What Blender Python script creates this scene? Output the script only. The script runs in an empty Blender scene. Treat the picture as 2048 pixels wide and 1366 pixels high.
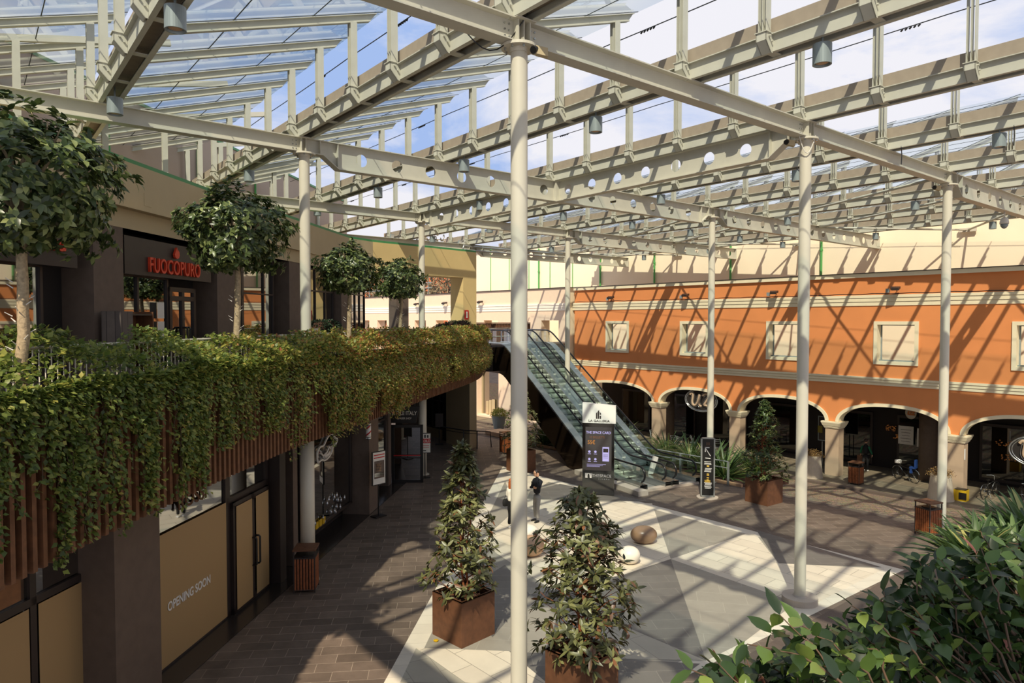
import bpy, math, random
import numpy as np
from mathutils import Vector, Matrix
from math import sin, cos, pi, sqrt, atan2
SC = bpy.context.scene
COL = SC.collection
# ---------------------------------------------------------------- camera
H = 7.0
cd = bpy.data.cameras.new('camera'); cam = bpy.data.objects.new('camera', cd); COL.objects.link(cam)
cam.location = (0, 0, H); cam.rotation_euler = (math.radians(90) - 0.031, 0, 0)
cd.sensor_width = 36; cd.lens = 1365 / 2048 * 36; cd.clip_start = 0.05; cd.clip_end = 600
SC.camera = cam
# ---------------------------------------------------------------- colour management
SC.view_settings.view_transform = 'Standard'; SC.view_settings.look = 'None'
SC.view_settings.exposure = 0.10; SC.view_settings.gamma = 1.0
SC.cycles.transparent_max_bounces = 24
SC.cycles.max_bounces = 7; SC.cycles.diffuse_bounces = 3; SC.cycles.glossy_bounces = 3
SC.cycles.use_denoising = True
# ---------------------------------------------------------------- sky
def C(r, g, b):
    f = lambda c: (c / 255 / 12.92) if c / 255 <= .04045 else ((c / 255 + .055) / 1.055) ** 2.4
    return (f(r), f(g), f(b), 1)
w = bpy.data.worlds.new('sky'); SC.world = w; w.use_nodes = True
nt = w.node_tree; nt.nodes.clear(); N = nt.nodes.new; Lk = nt.links.new
tc = N('ShaderNodeTexCoord'); mp = N('ShaderNodeMapping'); mp.inputs['Scale'].default_value = (1.0, 1.0, 2.6)
mp.inputs['Location'].default_value = (.3, .1, .2)
Lk(tc.outputs['Generated'], mp.inputs['Vector'])
nz = N('ShaderNodeTexNoise'); nz.inputs['Scale'].default_value = 2.6; nz.inputs['Detail'].default_value = 9; nz.inputs['Roughness'].default_value = .58
nz.inputs['Distortion'].default_value = .35
Lk(mp.outputs[0], nz.inputs['Vector'])
cr = N('ShaderNodeValToRGB'); cr.color_ramp.elements[0].position = .38; cr.color_ramp.elements[1].position = .55
cr.color_ramp.elements[0].color = C(166, 192, 240); cr.color_ramp.elements[1].color = C(244, 243, 250)
Lk(nz.outputs['Fac'], cr.inputs['Fac'])
sep = N('ShaderNodeSeparateXYZ'); Lk(tc.outputs['Generated'], sep.inputs[0])
mr = N('ShaderNodeMapRange'); mr.inputs['From Min'].default_value = 0.0; mr.inputs['From Max'].default_value = .22
mr.inputs['To Min'].default_value = .85; mr.inputs['To Max'].default_value = 0.0; Lk(sep.outputs['Z'], mr.inputs['Value'])
mx = N('ShaderNodeMixRGB'); Lk(mr.outputs[0], mx.inputs['Fac']); Lk(cr.outputs[0], mx.inputs[1]); mx.inputs[2].default_value = C(240, 238, 244)
bg = N('ShaderNodeBackground'); bg.inputs['Strength'].default_value = .92; Lk(mx.outputs[0], bg.inputs['Color'])
wo = N('ShaderNodeOutputWorld'); Lk(bg.outputs[0], wo.inputs['Surface'])
# ---------------------------------------------------------------- sun
sd = bpy.data.lights.new('sun', 'SUN'); so = bpy.data.objects.new('sun', sd); COL.objects.link(so)
sd.energy = 5.2; sd.angle = math.radians(.6); sd.color = (1.0, .86, .67)
SUN = Vector((.21, .907, -1.0)).normalized()
so.rotation_euler = SUN.to_track_quat('-Z', 'Y').to_euler(); so.location = (-5, -20, 30)
random.seed(7); rng = np.random.default_rng(7)
# ---------------------------------------------------------------- plan geometry
TH = .673
U = Vector((cos(TH), sin(TH), 0)); V = Vector((-sin(TH), cos(TH), 0)); Zv = Vector((0, 0, 1))
C1 = Vector((.115, 11.15, 0)); LB = 9.0
def G(a, b, z=0): return C1 + U * (a * LB) + V * (b * LB) + Zv * z
WD = Vector((3.77, -4.28, 0)); WL = WD.length; WDn = WD / WL; WN = Vector((.75, .661, 0)).normalized()   # right facade direction and inward normal
WN = Vector((-WDn.y, WDn.x, 0));
if WN.dot(Vector((1, 1, 0))) < 0: WN = -WN
P3 = Vector((17.16, 35.94, 0))
def W(t, z=0, n=0): return P3 + WD * t + WN * n + Zv * z
F_ = 1365.; PT = .031
def ground(px, py, z=0):
    a = (px - 1024) / F_; b = (683 - py) / F_; c, s = cos(PT), sin(PT)
    r = (a, c + b * s, -s + b * c); t = (z - H) / r[2]
    return Vector((r[0] * t, r[1] * t, z))
def atd(px, py, y):
    a = (px - 1024) / F_; b = (683 - py) / F_; c, s = cos(PT), sin(PT)
    r = (a, c + b * s, -s + b * c); t = y / r[1]
    return Vector((r[0] * t, y, H + r[2] * t))
# ---------------------------------------------------------------- mesh builder
class MB:
    def __init__(s): s.v = []; s.f = []; s.m = []; s.cur = 0
    def add(s, vs, fs):
        o = len(s.v); s.v += [tuple(p) for p in vs]
        for f in fs: s.f.append(tuple(i + o for i in f)); s.m.append(s.cur)
        return s
    def box(s, c, d, X=(1, 0, 0), Y=(0, 1, 0), Z=(0, 0, 1)):
        c = Vector(c); X = Vector(X) * d[0] / 2; Y = Vector(Y) * d[1] / 2; Z = Vector(Z) * d[2] / 2
        vs = [c + X * i + Y * j + Z * k for i in (-1, 1) for j in (-1, 1) for k in (-1, 1)]
        return s.add(vs, [(0, 1, 3, 2), (4, 6, 7, 5), (0, 4, 5, 1), (2, 3, 7, 6), (0, 2, 6, 4), (1, 5, 7, 3)])
    def bar(s, a, b, w, h, up=Zv, off=(0, 0)):
        a = Vector(a); b = Vector(b); d = (b - a); L = d.length
        if L < 1e-6: return s
        d /= L; x = d.cross(Vector(up))
        if x.length < 1e-4: x = d.cross(Vector((1, 0, 0)))
        x.normalize(); y = x.cross(d).normalized()
        return s.box((a + b) / 2 + x * off[0] + y * off[1], (L, w, h), d, x, y)
    def ibeam(s, a, b, h, wd, tf=.02, tw=.014, up=Zv):
        s.bar(a, b, wd, tf, up, (0, h / 2 - tf / 2)); s.bar(a, b, wd, tf, up, (0, -h / 2 + tf / 2)); s.bar(a, b, tw, h - 2 * tf, up)
        return s
    def cyl(s, a, b, r0, r1=None, n=16, caps=True):
        a = Vector(a); b = Vector(b); r1 = r0 if r1 is None else r1; d = (b - a).normalized()
        x = d.cross(Vector((0, 0, 1)) if abs(d.z) < .9 else Vector((1, 0, 0))).normalized(); y = d.cross(x)
        vs = [a + (x * cos(2 * pi * i / n) + y * sin(2 * pi * i / n)) * r0 for i in range(n)] + [b + (x * cos(2 * pi * i / n) + y * sin(2 * pi * i / n)) * r1 for i in range(n)]
        fs = [(i, (i + 1) % n, n + (i + 1) % n, n + i) for i in range(n)]
        if caps: fs += [tuple(reversed(range(n))), tuple(range(n, 2 * n))]
        return s.add(vs, fs)
    def tube(s, pts, r, n=8, rs=None, closed=False):
        pts = [Vector(p) for p in pts]; m = len(pts); vs = []; x = None
        for i, p in enumerate(pts):
            if closed: d = (pts[(i + 1) % m] - pts[i - 1]).normalized()
            else: d = (pts[min(i + 1, m - 1)] - pts[max(i - 1, 0)]).normalized()
            if x is None:
                x = d.cross(Vector((0, 0, 1)) if abs(d.z) < .9 else Vector((1, 0, 0))).normalized()
            else:
                x = (x - d * x.dot(d)).normalized()
            y = d.cross(x); rr = rs[i] if rs else r
            vs += [p + (x * cos(2 * pi * k / n) + y * sin(2 * pi * k / n)) * rr for k in range(n)]
        fs = []
        for i in range(m if closed else m - 1):
            j = (i + 1) % m
            fs += [(i * n + k, i * n + (k + 1) % n, j * n + (k + 1) % n, j * n + k) for k in range(n)]
        if not closed: fs += [tuple(reversed(range(n))), tuple((m - 1) * n + k for k in range(n))]
        return s.add(vs, fs)
    def lathe(s, c, prof, n=24, X=(1, 0, 0), Y=(0, 1, 0), Z=(0, 0, 1), sy=1.0):
        c = Vector(c); X = Vector(X); Y = Vector(Y); Z = Vector(Z); vs = []
        for r, z in prof: vs += [c + X * (r * cos(2 * pi * i / n)) + Y * (sy * r * sin(2 * pi * i / n)) + Z * z for i in range(n)]
        fs = [(j * n + i, j * n + (i + 1) % n, (j + 1) * n + (i + 1) % n, (j + 1) * n + i) for j in range(len(prof) - 1) for i in range(n)]
        fs += [tuple(reversed(range(n))), tuple((len(prof) - 1) * n + i for i in range(n))]
        return s.add(vs, fs)
    def prism(s, poly, z0, z1):
        n = len(poly); vs = [(p[0], p[1], z0) for p in poly] + [(p[0], p[1], z1) for p in poly]
        return s.add(vs, [tuple(reversed(range(n))), tuple(range(n, 2 * n))] + [(i, (i + 1) % n, n + (i + 1) % n, n + i) for i in range(n)])
    def slab(s, pts, d):                       # polygon pts (3D) extruded by vector d
        pts = [Vector(p) for p in pts]; d = Vector(d); n = len(pts)
        return s.add(pts + [p + d for p in pts], [tuple(reversed(range(n))), tuple(range(n, 2 * n))] + [(i, (i + 1) % n, n + (i + 1) % n, n + i) for i in range(n)])
    def poly(s, pts): return s.add(pts, [tuple(range(len(pts)))])
    def build(s, name, mat, parent=None, origin=None, smooth=False, **kw):
        me = bpy.data.meshes.new(name); v = np.array(s.v, dtype=float)
        if parent is not None:
            o0 = Vector(origin) if origin is not None else wloc(parent)
        elif origin is not None: o0 = Vector(origin)
        else:
            lo, hi = v.min(0), v.max(0); o0 = Vector(((lo[0] + hi[0]) / 2, (lo[1] + hi[1]) / 2, lo[2]))
        v = v - np.array(o0)
        me.from_pydata(v.tolist(), [], s.f)
        mats = mat if isinstance(mat, (list, tuple)) else [mat]
        for m_ in mats: me.materials.append(m_)
        if len(mats) > 1: me.polygons.foreach_set('material_index', s.m)
        if smooth: me.polygons.foreach_set('use_smooth', [True] * len(me.polygons))
        me.update()
        fixn(me)
        o = bpy.data.objects.new(name, me); COL.objects.link(o)
        if parent is not None: o.parent = parent; o.location = o0 - wloc(parent)
        else: o.location = o0
        tag(o, **kw); return o
import bmesh
def fixn(me):
    if len(me.polygons) > 60000: return
    bm = bmesh.new(); bm.from_mesh(me); bmesh.ops.recalc_face_normals(bm, faces=bm.faces); bm.to_mesh(me); bm.free()
def wloc(o):
    l = Vector(o.location)
    while o.parent: o = o.parent; l += Vector(o.location)
    return l
def tag(o, label=None, cat=None, group=None, kind=None):
    if label: o['label'] = label
    if cat: o['category'] = cat
    if group: o['group'] = group
    if kind: o['kind'] = kind
    return o
def thing(name, loc, label, cat, group=None):
    o = bpy.data.objects.new(name, None); o.empty_display_size = .2; COL.objects.link(o); o.location = loc
    return tag(o, label, cat, group)
def copy_tree(o, parent=None):
    c = o.copy(); COL.objects.link(c)
    if parent is not None: c.parent = parent
    for ch in [x for x in KIDS.get(o.name, ())]: copy_tree(ch, c)
    return c
KIDS = {}
def index_kids(root):
    for x in root.children: KIDS.setdefault(root.name, []).append(x); index_kids(x)
def dup(root, loc, label=None, rz=None, group=None, scale=None):
    if root.name not in KIDS and root.children: index_kids(root)
    c = copy_tree(root); c.location = loc
    if rz is not None: c.rotation_euler[2] = rz
    if scale: c.scale = (scale,) * 3
    if label: c['label'] = label
    if group: c['group'] = group
    return c
ORD = ['first', 'second', 'third', 'fourth', 'fifth', 'sixth', 'seventh', 'eighth', 'ninth', 'tenth', 'eleventh', 'twelfth', 'thirteenth', 'fourteenth', 'fifteenth', 'sixteenth', 'seventeenth', 'eighteenth', 'nineteenth', 'twentieth', 'twenty-first', 'twenty-second', 'twenty-third', 'twenty-fourth', 'twenty-fifth', 'twenty-sixth', 'twenty-seventh', 'twenty-eighth']
# ---------------------------------------------------------------- materials
def mat(name, col, rough=.6, metal=0, noise=0, nscale=4, bump=0, spec=.5, coat=0, alpha=None):
    m = bpy.data.materials.new(name); m.use_nodes = True; t = m.node_tree; b = t.nodes['Principled BSDF']
    b.inputs['Roughness'].default_value = rough; b.inputs['Metallic'].default_value = metal; b.inputs['Specular IOR Level'].default_value = spec
    if coat: b.inputs['Coat Weight'].default_value = coat; b.inputs['Coat Roughness'].default_value = .08
    b.inputs['Base Color'].default_value = col
    if noise or bump:
        tc = t.nodes.new('ShaderNodeTexCoord'); n = t.nodes.new('ShaderNodeTexNoise'); n.inputs['Scale'].default_value = nscale; n.inputs['Detail'].default_value = 6
        t.links.new(tc.outputs['Object'], n.inputs['Vector'])
        if noise:
            r = t.nodes.new('ShaderNodeValToRGB'); r.color_ramp.elements[0].position = .3; r.color_ramp.elements[1].position = .7
            r.color_ramp.elements[0].color = tuple(c * (1 - noise) for c in col[:3]) + (1,); r.color_ramp.elements[1].color = tuple(min(1, c * (1 + noise * .6)) for c in col[:3]) + (1,)
            t.links.new(n.outputs['Fac'], r.inputs['Fac']); t.links.new(r.outputs[0], b.inputs['Base Color'])
        if bump:
            bn = t.nodes.new('ShaderNodeBump'); bn.inputs['Strength'].default_value = bump; bn.inputs['Distance'].default_value = .02
            t.links.new(n.outputs['Fac'], bn.inputs['Height']); t.links.new(bn.outputs[0], b.inputs['Normal'])
    return m
def emis(name, col, s):
    m = bpy.data.materials.new(name); m.use_nodes = True; b = m.node_tree.nodes['Principled BSDF']
    b.inputs['Base Color'].default_value = (0.02, .02, .02, 1); b.inputs['Emission Color'].default_value = col; b.inputs['Emission Strength'].default_value = s; return m
def glassm(name, tint, gl=.12, rough=.02, k=1.0):
    m = bpy.data.materials.new(name); m.use_nodes = True; t = m.node_tree; t.nodes.clear()
    o = t.nodes.new('ShaderNodeOutputMaterial'); tr = t.nodes.new('ShaderNodeBsdfTransparent'); tr.inputs[0].default_value = tint
    g = t.nodes.new('ShaderNodeBsdfGlossy'); g.inputs['Roughness'].default_value = rough
    fr = t.nodes.new('ShaderNodeFresnel'); fr.inputs[0].default_value = 1.5
    ad = t.nodes.new('ShaderNodeMath'); ad.operation = 'MULTIPLY_ADD'; ad.inputs[1].default_value = k; ad.inputs[2].default_value = gl; ad.use_clamp = True; t.links.new(fr.outputs[0], ad.inputs[0])
    mx = t.nodes.new('ShaderNodeMixShader'); t.links.new(ad.outputs[0], mx.inputs[0]); t.links.new(tr.outputs[0], mx.inputs[1]); t.links.new(g.outputs[0], mx.inputs[2])
    t.links.new(mx.outputs[0], o.inputs[0])
    return m
def leafm(name, cols, rough=.45, trans=.25, spec=.5):
    m = bpy.data.materials.new(name); m.use_nodes = True; t = m.node_tree; b = t.nodes['Principled BSDF']; o = t.nodes['Material Output']
    a = t.nodes.new('ShaderNodeAttribute'); a.attribute_name = 'rnd'
    r = t.nodes.new('ShaderNodeValToRGB'); e = r.color_ramp.elements
    while len(e) < len(cols): e.new(.5)
    for i, (p, c) in enumerate(cols): e[i].position = p; e[i].color = c
    t.links.new(a.outputs['Fac'], r.inputs['Fac']); t.links.new(r.outputs[0], b.inputs['Base Color'])
    b.inputs['Roughness'].default_value = rough; b.inputs['Specular IOR Level'].default_value = spec
    tl = t.nodes.new('ShaderNodeBsdfTranslucent'); t.links.new(r.outputs[0], tl.inputs[0])
    mx = t.nodes.new('ShaderNodeMixShader'); mx.inputs[0].default_value = trans; t.links.new(b.outputs[0], mx.inputs[1]); t.links.new(tl.outputs[0], mx.inputs[2]); t.links.new(mx.outputs[0], o.inputs[0])
    return m
def tilem(name, c1, c2, mortar, bw, bh, rot=0, ms=.006, rough=.55, off=.5, vary=.25, bias=0):
    m = bpy.data.materials.new(name); m.use_nodes = True; t = m.node_tree; b = t.nodes['Principled BSDF']
    g = t.nodes.new('ShaderNodeNewGeometry'); mp = t.nodes.new('ShaderNodeMapping'); mp.inputs['Rotation'].default_value = (0, 0, rot)
    t.links.new(g.outputs['Position'], mp.inputs['Vector'])
    k = t.nodes.new('ShaderNodeTexBrick'); k.inputs['Scale'].default_value = 1; k.inputs['Brick Width'].default_value = bw; k.inputs['Row Height'].default_value = bh
    k.inputs['Mortar Size'].default_value = ms; k.inputs['Mortar Smooth'].default_value = .3; k.offset = off; k.inputs['Bias'].default_value = bias
    k.inputs['Color1'].default_value = c1; k.inputs['Color2'].default_value = c2; k.inputs['Mortar'].default_value = mortar
    t.links.new(mp.outputs[0], k.inputs['Vector'])
    n = t.nodes.new('ShaderNodeTexNoise'); n.inputs['Scale'].default_value = 1.3; n.inputs['Detail'].default_value = 8; n.inputs['Roughness'].default_value = .65; t.links.new(g.outputs['Position'], n.inputs['Vector'])
    mrr = t.nodes.new('ShaderNodeMapRange'); mrr.inputs['From Min'].default_value = .3; mrr.inputs['From Max'].default_value = .7; mrr.inputs['To Min'].default_value = 1 - vary; mrr.inputs['To Max'].default_value = 1 + vary * .5
    t.links.new(n.outputs['Fac'], mrr.inputs['Value'])
    mu = t.nodes.new('ShaderNodeMixRGB'); mu.blend_type = 'MULTIPLY'; mu.inputs[0].default_value = 1; t.links.new(k.outputs['Color'], mu.inputs[1]); t.links.new(mrr.outputs[0], mu.inputs[2])
    t.links.new(mu.outputs[0], b.inputs['Base Color']); b.inputs['Roughness'].default_value = rough
    return m
def setts(name):
    m = bpy.data.materials.new(name); m.use_nodes = True; t = m.node_tree; b = t.nodes['Principled BSDF']
    g = t.nodes.new('ShaderNodeNewGeometry')
    mp = t.nodes.new('ShaderNodeMapping'); mp.inputs['Rotation'].default_value = (0, 0, -.7); t.links.new(g.outputs['Position'], mp.inputs[0])
    v = t.nodes.new('ShaderNodeTexVoronoi'); v.inputs['Scale'].default_value = 9; v.feature = 'DISTANCE_TO_EDGE'; t.links.new(mp.outputs[0], v.inputs['Vector'])
    v2 = t.nodes.new('ShaderNodeTexVoronoi'); v2.inputs['Scale'].default_value = 9; t.links.new(mp.outputs[0], v2.inputs['Vector'])
    r = t.nodes.new('ShaderNodeValToRGB'); r.color_ramp.elements[0].position = .02; r.color_ramp.elements[1].position = .09
    r.color_ramp.elements[0].color = C(62, 52, 42); r.color_ramp.elements[1].color = C(170, 148, 122); t.links.new(v.outputs['Distance'], r.inputs[0])
    mu = t.nodes.new('ShaderNodeMixRGB'); mu.blend_type = 'MULTIPLY'; mu.inputs[0].default_value = .35; t.links.new(r.outputs[0], mu.inputs[1]); t.links.new(v2.outputs['Color'], mu.inputs[2])
    w_ = t.nodes.new('ShaderNodeTexWave'); w_.wave_type = 'RINGS'; w_.inputs['Scale'].default_value = 1.1; w_.inputs['Distortion'].default_value = 1.5; t.links.new(mp.outputs[0], w_.inputs['Vector'])
    mu2 = t.nodes.new('ShaderNodeMixRGB'); mu2.blend_type = 'MULTIPLY'; mu2.inputs[0].default_value = .3; t.links.new(mu.outputs[0], mu2.inputs[1]); t.links.new(w_.outputs['Color'], mu2.inputs[2])
    t.links.new(mu2.outputs[0], b.inputs['Base Color']); b.inputs['Roughness'].default_value = .7
    return m
M = {}
M['steel'] = mat('painted_steel', C(198, 193, 176), .5, noise=.06, nscale=3)
M['steelgreen'] = mat('painted_steel_green', C(196, 194, 178), .5, noise=.07, nscale=3)
M['pan'] = mat('gutter_pan', C(160, 146, 128), .6, noise=.08, nscale=6)
M['column'] = mat('column_paint', C(210, 202, 182), .42, noise=.04, nscale=2)
M['lamp'] = mat('lamp_grey', C(140, 150, 150), .45, metal=.2)
M['roofglass'] = glassm('roof_glass', (.80, .88, .91, 1), .0, .02, .45)
M['seal'] = mat('seal', C(40, 46, 40), .6)
M['black'] = mat('black_metal', C(26, 24, 22), .4)
M['rubber'] = mat('black_rubber', C(22, 21, 22), .28)
M['darkframe'] = mat('dark_frame', C(52, 42, 38), .45)
M['brownclad'] = mat('brown_cladding', C(102, 86, 74), .7, noise=.12, nscale=5)
M['beige'] = mat('beige_render', C(188, 170, 134), .85, noise=.05, nscale=1.2)
M['sandwall'] = mat('sand_render', C(214, 186, 128), .85, noise=.05, nscale=1.2)
M['mauve'] = mat('mauve_render', C(176, 156, 138), .85, noise=.05, nscale=.8)
M['cream'] = mat('cream_render', C(248, 232, 202), .85, noise=.03, nscale=.8)
M['creamtrim'] = mat('cream_trim', C(232, 218, 184), .75, noise=.05, nscale=2)
M['orange'] = mat('orange_render', C(220, 138, 80), .85, noise=.07, nscale=.7, bump=.05)
M['whitewall'] = mat('white_render', C(252, 240, 222), .85, noise=.02)
M['pinkwall'] = mat('pale_pink_render', C(236, 208, 180), .85, noise=.03)
M['taupe'] = mat('taupe_render', C(186, 160, 132), .8, noise=.05, nscale=2)
M['greenpipe'] = mat('green_pipe', C(84, 160, 84), .45)
M['greencap'] = mat('green_coping', C(70, 140, 84), .4)
M['film'] = mat('window_film', C(178, 146, 100), .5)
M['shopglass'] = mat('shop_glass', C(10, 9, 9), .03, spec=1.0)
M['corten'] = mat('corten_steel', C(108, 70, 46), .6, metal=.1, noise=.22, nscale=7)
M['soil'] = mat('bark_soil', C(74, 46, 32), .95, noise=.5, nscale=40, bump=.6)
M['wood'] = mat('slat_wood', C(112, 72, 44), .6, noise=.3, nscale=9)
M['woodorange'] = mat('bin_wood', C(150, 84, 46), .5, noise=.35, nscale=12)
M['bark'] = mat('bark', C(172, 152, 120), .85, noise=.35, nscale=22, bump=.5)
M['barkred'] = mat('red_bark', C(150, 86, 50), .8, noise=.3, nscale=22)
M['vine'] = mat('vine_stem', C(88, 68, 50), .85)
M['stone'] = mat('stone_white', C(240, 228, 208), .35, noise=.04, nscale=3)
M['stonebrown'] = mat('stone_brown', C(150, 118, 90), .3, noise=.2, nscale=3)
M['discstone'] = mat('disc_stone', C(186, 172, 156), .6, noise=.06)
M['stonetan'] = mat('stone_tan', C(200, 160, 124), .35, noise=.12, nscale=3)
M['chrome'] = mat('brushed_steel', C(190, 192, 190), .25, metal=.9)
M['inox'] = mat('satin_steel', C(170, 172, 168), .4, metal=.6)
M['escglass'] = glassm('balustrade_glass', (.84, .93, .90, 1), .01, .02, .25)
M['clearglass'] = glassm('clear_glass', (.86, .9, .88, 1), .05)
M['step'] = mat('step_metal', C(168, 176, 160), .4, metal=.3, noise=.15, nscale=20)
M['white'] = mat('white_paint', C(238, 234, 226), .4)
M['offwhite'] = mat('off_white', C(222, 216, 204), .5)
M['concrete'] = mat('pot_concrete', C(188, 172, 150), .8, noise=.08, nscale=6)
M['yellow'] = mat('yellow_paint', C(206, 164, 22), .5)
M['red'] = mat('red_paint', C(190, 30, 30), .5)
M['green'] = mat('green_sign', C(30, 140, 80), .5)
M['terra'] = mat('brick_orange', C(196, 112, 72), .85, noise=.2, nscale=5)
M['signred'] = mat('sign_red', C(224, 70, 40), .4)
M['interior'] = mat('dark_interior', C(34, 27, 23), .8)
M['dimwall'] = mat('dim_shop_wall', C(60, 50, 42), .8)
M['blue'] = mat('blue_cloth', C(18, 54, 112), .6)
M['skin'] = mat('skin', C(206, 152, 120), .55)
M['hairbrown'] = mat('hair_dark', C(44, 28, 20), .5)
M['hairred'] = mat('hair_auburn', C(176, 92, 44), .5)
M['navy'] = mat('navy_knit', C(16, 16, 26), .85)
M['greytrouser'] = mat('grey_check', C(150, 146, 140), .85, noise=.15, nscale=60)
M['blackcloth'] = mat('black_cloth', C(14, 13, 14), .8)
M['whitecloth'] = mat('white_knit', C(240, 232, 214), .85)
M['greencloth'] = mat('green_sleeve', C(20, 96, 62), .8)
LEAF_FICUS = leafm('ficus_leaf', [(0, C(46, 60, 32)), (.45, C(76, 92, 50)), (.8, C(118, 130, 74)), (1, C(160, 166, 104))], .33, .3)
LEAF_IVY = leafm('ivy_leaf', [(0, C(60, 76, 36)), (.3, C(104, 124, 56)), (.52, C(150, 160, 78)), (.7, C(192, 184, 92)), (.86, C(210, 164, 96)), (1, C(176, 100, 66))], .42, .5)
LEAF_MAG = leafm('magnolia_leaf', [(0, C(60, 62, 36)), (.4, C(96, 98, 56)), (.78, C(146, 144, 92)), (.86, C(104, 74, 50)), (1, C(148, 98, 64))], .4, .18, .6)
LEAF_HEDGE = leafm('hedge_leaf', [(0, C(34, 50, 28)), (.35, C(54, 76, 38)), (.68, C(84, 110, 50)), (.87, C(130, 146, 66)), (.94, C(116, 70, 60)), (1, C(200, 110, 76))], .35, .25)
LEAF_STRAP = leafm('strap_leaf', [(0, C(36, 56, 30)), (.4, C(70, 96, 50)), (.8, C(112, 136, 78)), (1, C(170, 166, 96))], .4, .3)
LEAF_DRY = leafm('dried_flower', [(0, C(116, 84, 46)), (.5, C(160, 120, 66)), (1, C(196, 160, 96))], .8, .2)
LEAF_FAR = leafm('far_tree', [(0, C(90, 80, 60)), (.5, C(120, 112, 86)), (1, C(156, 140, 112))], .8, .2)
LEAF_BUSH = leafm('round_bush', [(0, C(20, 34, 18)), (.5, C(34, 56, 30)), (1, C(60, 84, 46))], .6, .15)
S = 'structure'
# ================================================================ GROUND
tile_brown = tilem('brown_paving', C(118, 103, 90), C(96, 83, 72), C(160, 144, 126), .72, .36, -.1045, .006, .55, .5, .3)
tile_arc = tilem('arcade_paving', C(134, 120, 98), C(118, 106, 88), C(168, 154, 130), .8, .8, .85, .012, .6, 0, .2)
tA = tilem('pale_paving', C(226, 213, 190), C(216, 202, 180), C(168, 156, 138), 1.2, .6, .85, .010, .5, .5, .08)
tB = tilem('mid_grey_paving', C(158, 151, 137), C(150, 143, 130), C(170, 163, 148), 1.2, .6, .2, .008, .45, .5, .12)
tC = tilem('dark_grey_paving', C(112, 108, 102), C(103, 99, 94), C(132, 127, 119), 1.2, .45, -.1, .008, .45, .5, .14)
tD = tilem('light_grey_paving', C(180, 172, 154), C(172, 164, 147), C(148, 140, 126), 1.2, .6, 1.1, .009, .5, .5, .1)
tE = tilem('border_paving', C(224, 214, 194), C(216, 205, 186), C(190, 180, 162), 1.2, .46, -.1045, .006, .5, 0, .08)
tilegran = mat('dark_granite', C(98, 84, 74), .7, noise=.25, nscale=60)
cobble = setts('cobble_setts')
A_ = Vector((11.0, 18.94, 0)); FC = Vector((-.44, 32.5, 0)); NC = Vector((-2.95, 8.4, 0)); O_ = ground(1341.5, 1118.5)
def Bn(n, s, z=0): return A_ + WN * n + WDn * s + Zv * z       # n metres beyond the plaza's right edge, s metres along it
g = MB()
mats = [tile_brown, cobble, tile_arc, tilegran, tE, tB, tA, tC, tD, M['interior']]
g.cur = 0
g.poly([Vector((-16, -6, 0)), Vector((26, -6, 0)), Bn(5.3, 22), Bn(5.3, -60), Vector((-40, 60, 0)), Vector((-16, 30, 0))])
g.cur = 3; g.poly([Bn(5.0, 22, .003), Bn(5.35, 22, .003), Bn(5.35, -45, .003), Bn(5.0, -45, .003)])
g.cur = 1
for i in range(12):
    n0, n1 = 5.3 + i * 8.5 / 12, 5.3 + (i + 1) * 8.5 / 12; f = lambda n: -1.36 * (n - 5.3) / 8.5
    g.poly([Bn(n0, 24, f(n0)), Bn(n1, 24, f(n1)), Bn(n1, -60, f(n1)), Bn(n0, -60, f(n0))])
g.cur = 3; g.poly([Bn(13.8, 24, -1.36), Bn(13.8, 24, -1.25), Bn(13.8, -60, -1.25), Bn(13.8, -60, -1.36)])
g.poly([Bn(13.8, 24, -1.25), Bn(14.1, 24, -1.25), Bn(14.1, -60, -1.25), Bn(13.8, -60, -1.25)])
g.cur = 2; g.poly([Bn(14.1, 24, -1.25), Bn(21.5, 24, -1.25), Bn(21.5, -60, -1.25), Bn(14.1, -60, -1.25)])
# plaza border and inlay
def inset(p, q, r, d):
    cen = (p + q + r) / 3; out = []
    P = [p, q, r]
    ln = []
    for i in range(3):
        a, b = P[i], P[(i + 1) % 3]; dd = (b - a).normalized(); nn = Vector((-dd.y, dd.x, 0))
        if nn.dot(cen - a) < 0: nn = -nn
        ln.append((a + nn * d, dd))
    for i in range(3):
        (a, u1), (b, u2) = ln[i - 1], ln[i]; det = u1.x * -u2.y + u2.x * u1.y; c = b - a
        k = (c.x * -u2.y + u2.x * c.y) / det; out.append(a + u1 * k)
    return out
P0, P1_, P2_ = A_, FC, NC
I = inset(P0, P1_, P2_, .45)
zz = Vector((0, 0, .004))
g.cur = 4
OUT = [P0, P1_, P2_]
for i in range(3): g.poly([OUT[i] + zz, OUT[(i + 1) % 3] + zz, I[(i + 1) % 3] + zz, I[i] + zz])
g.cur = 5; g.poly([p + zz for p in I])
def ply(c, pts, h=.008):
    g.cur = c; g.poly([ground(x, y) + Vector((0, 0, h)) for x, y in pts])
OP = (1341.5, 1118.5)
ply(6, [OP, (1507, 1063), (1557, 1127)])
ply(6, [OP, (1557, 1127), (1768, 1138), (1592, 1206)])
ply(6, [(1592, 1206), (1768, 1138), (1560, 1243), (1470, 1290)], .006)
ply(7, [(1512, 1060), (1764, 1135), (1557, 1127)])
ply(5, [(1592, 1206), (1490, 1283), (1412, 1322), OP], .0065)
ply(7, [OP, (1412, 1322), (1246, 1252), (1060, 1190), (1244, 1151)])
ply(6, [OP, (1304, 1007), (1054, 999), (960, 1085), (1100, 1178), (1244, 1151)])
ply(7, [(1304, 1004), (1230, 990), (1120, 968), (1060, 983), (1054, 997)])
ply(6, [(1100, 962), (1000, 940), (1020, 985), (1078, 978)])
ply(8, [(1412, 1322), (1246, 1252), (1180, 1235), (1240, 1318)])
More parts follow.
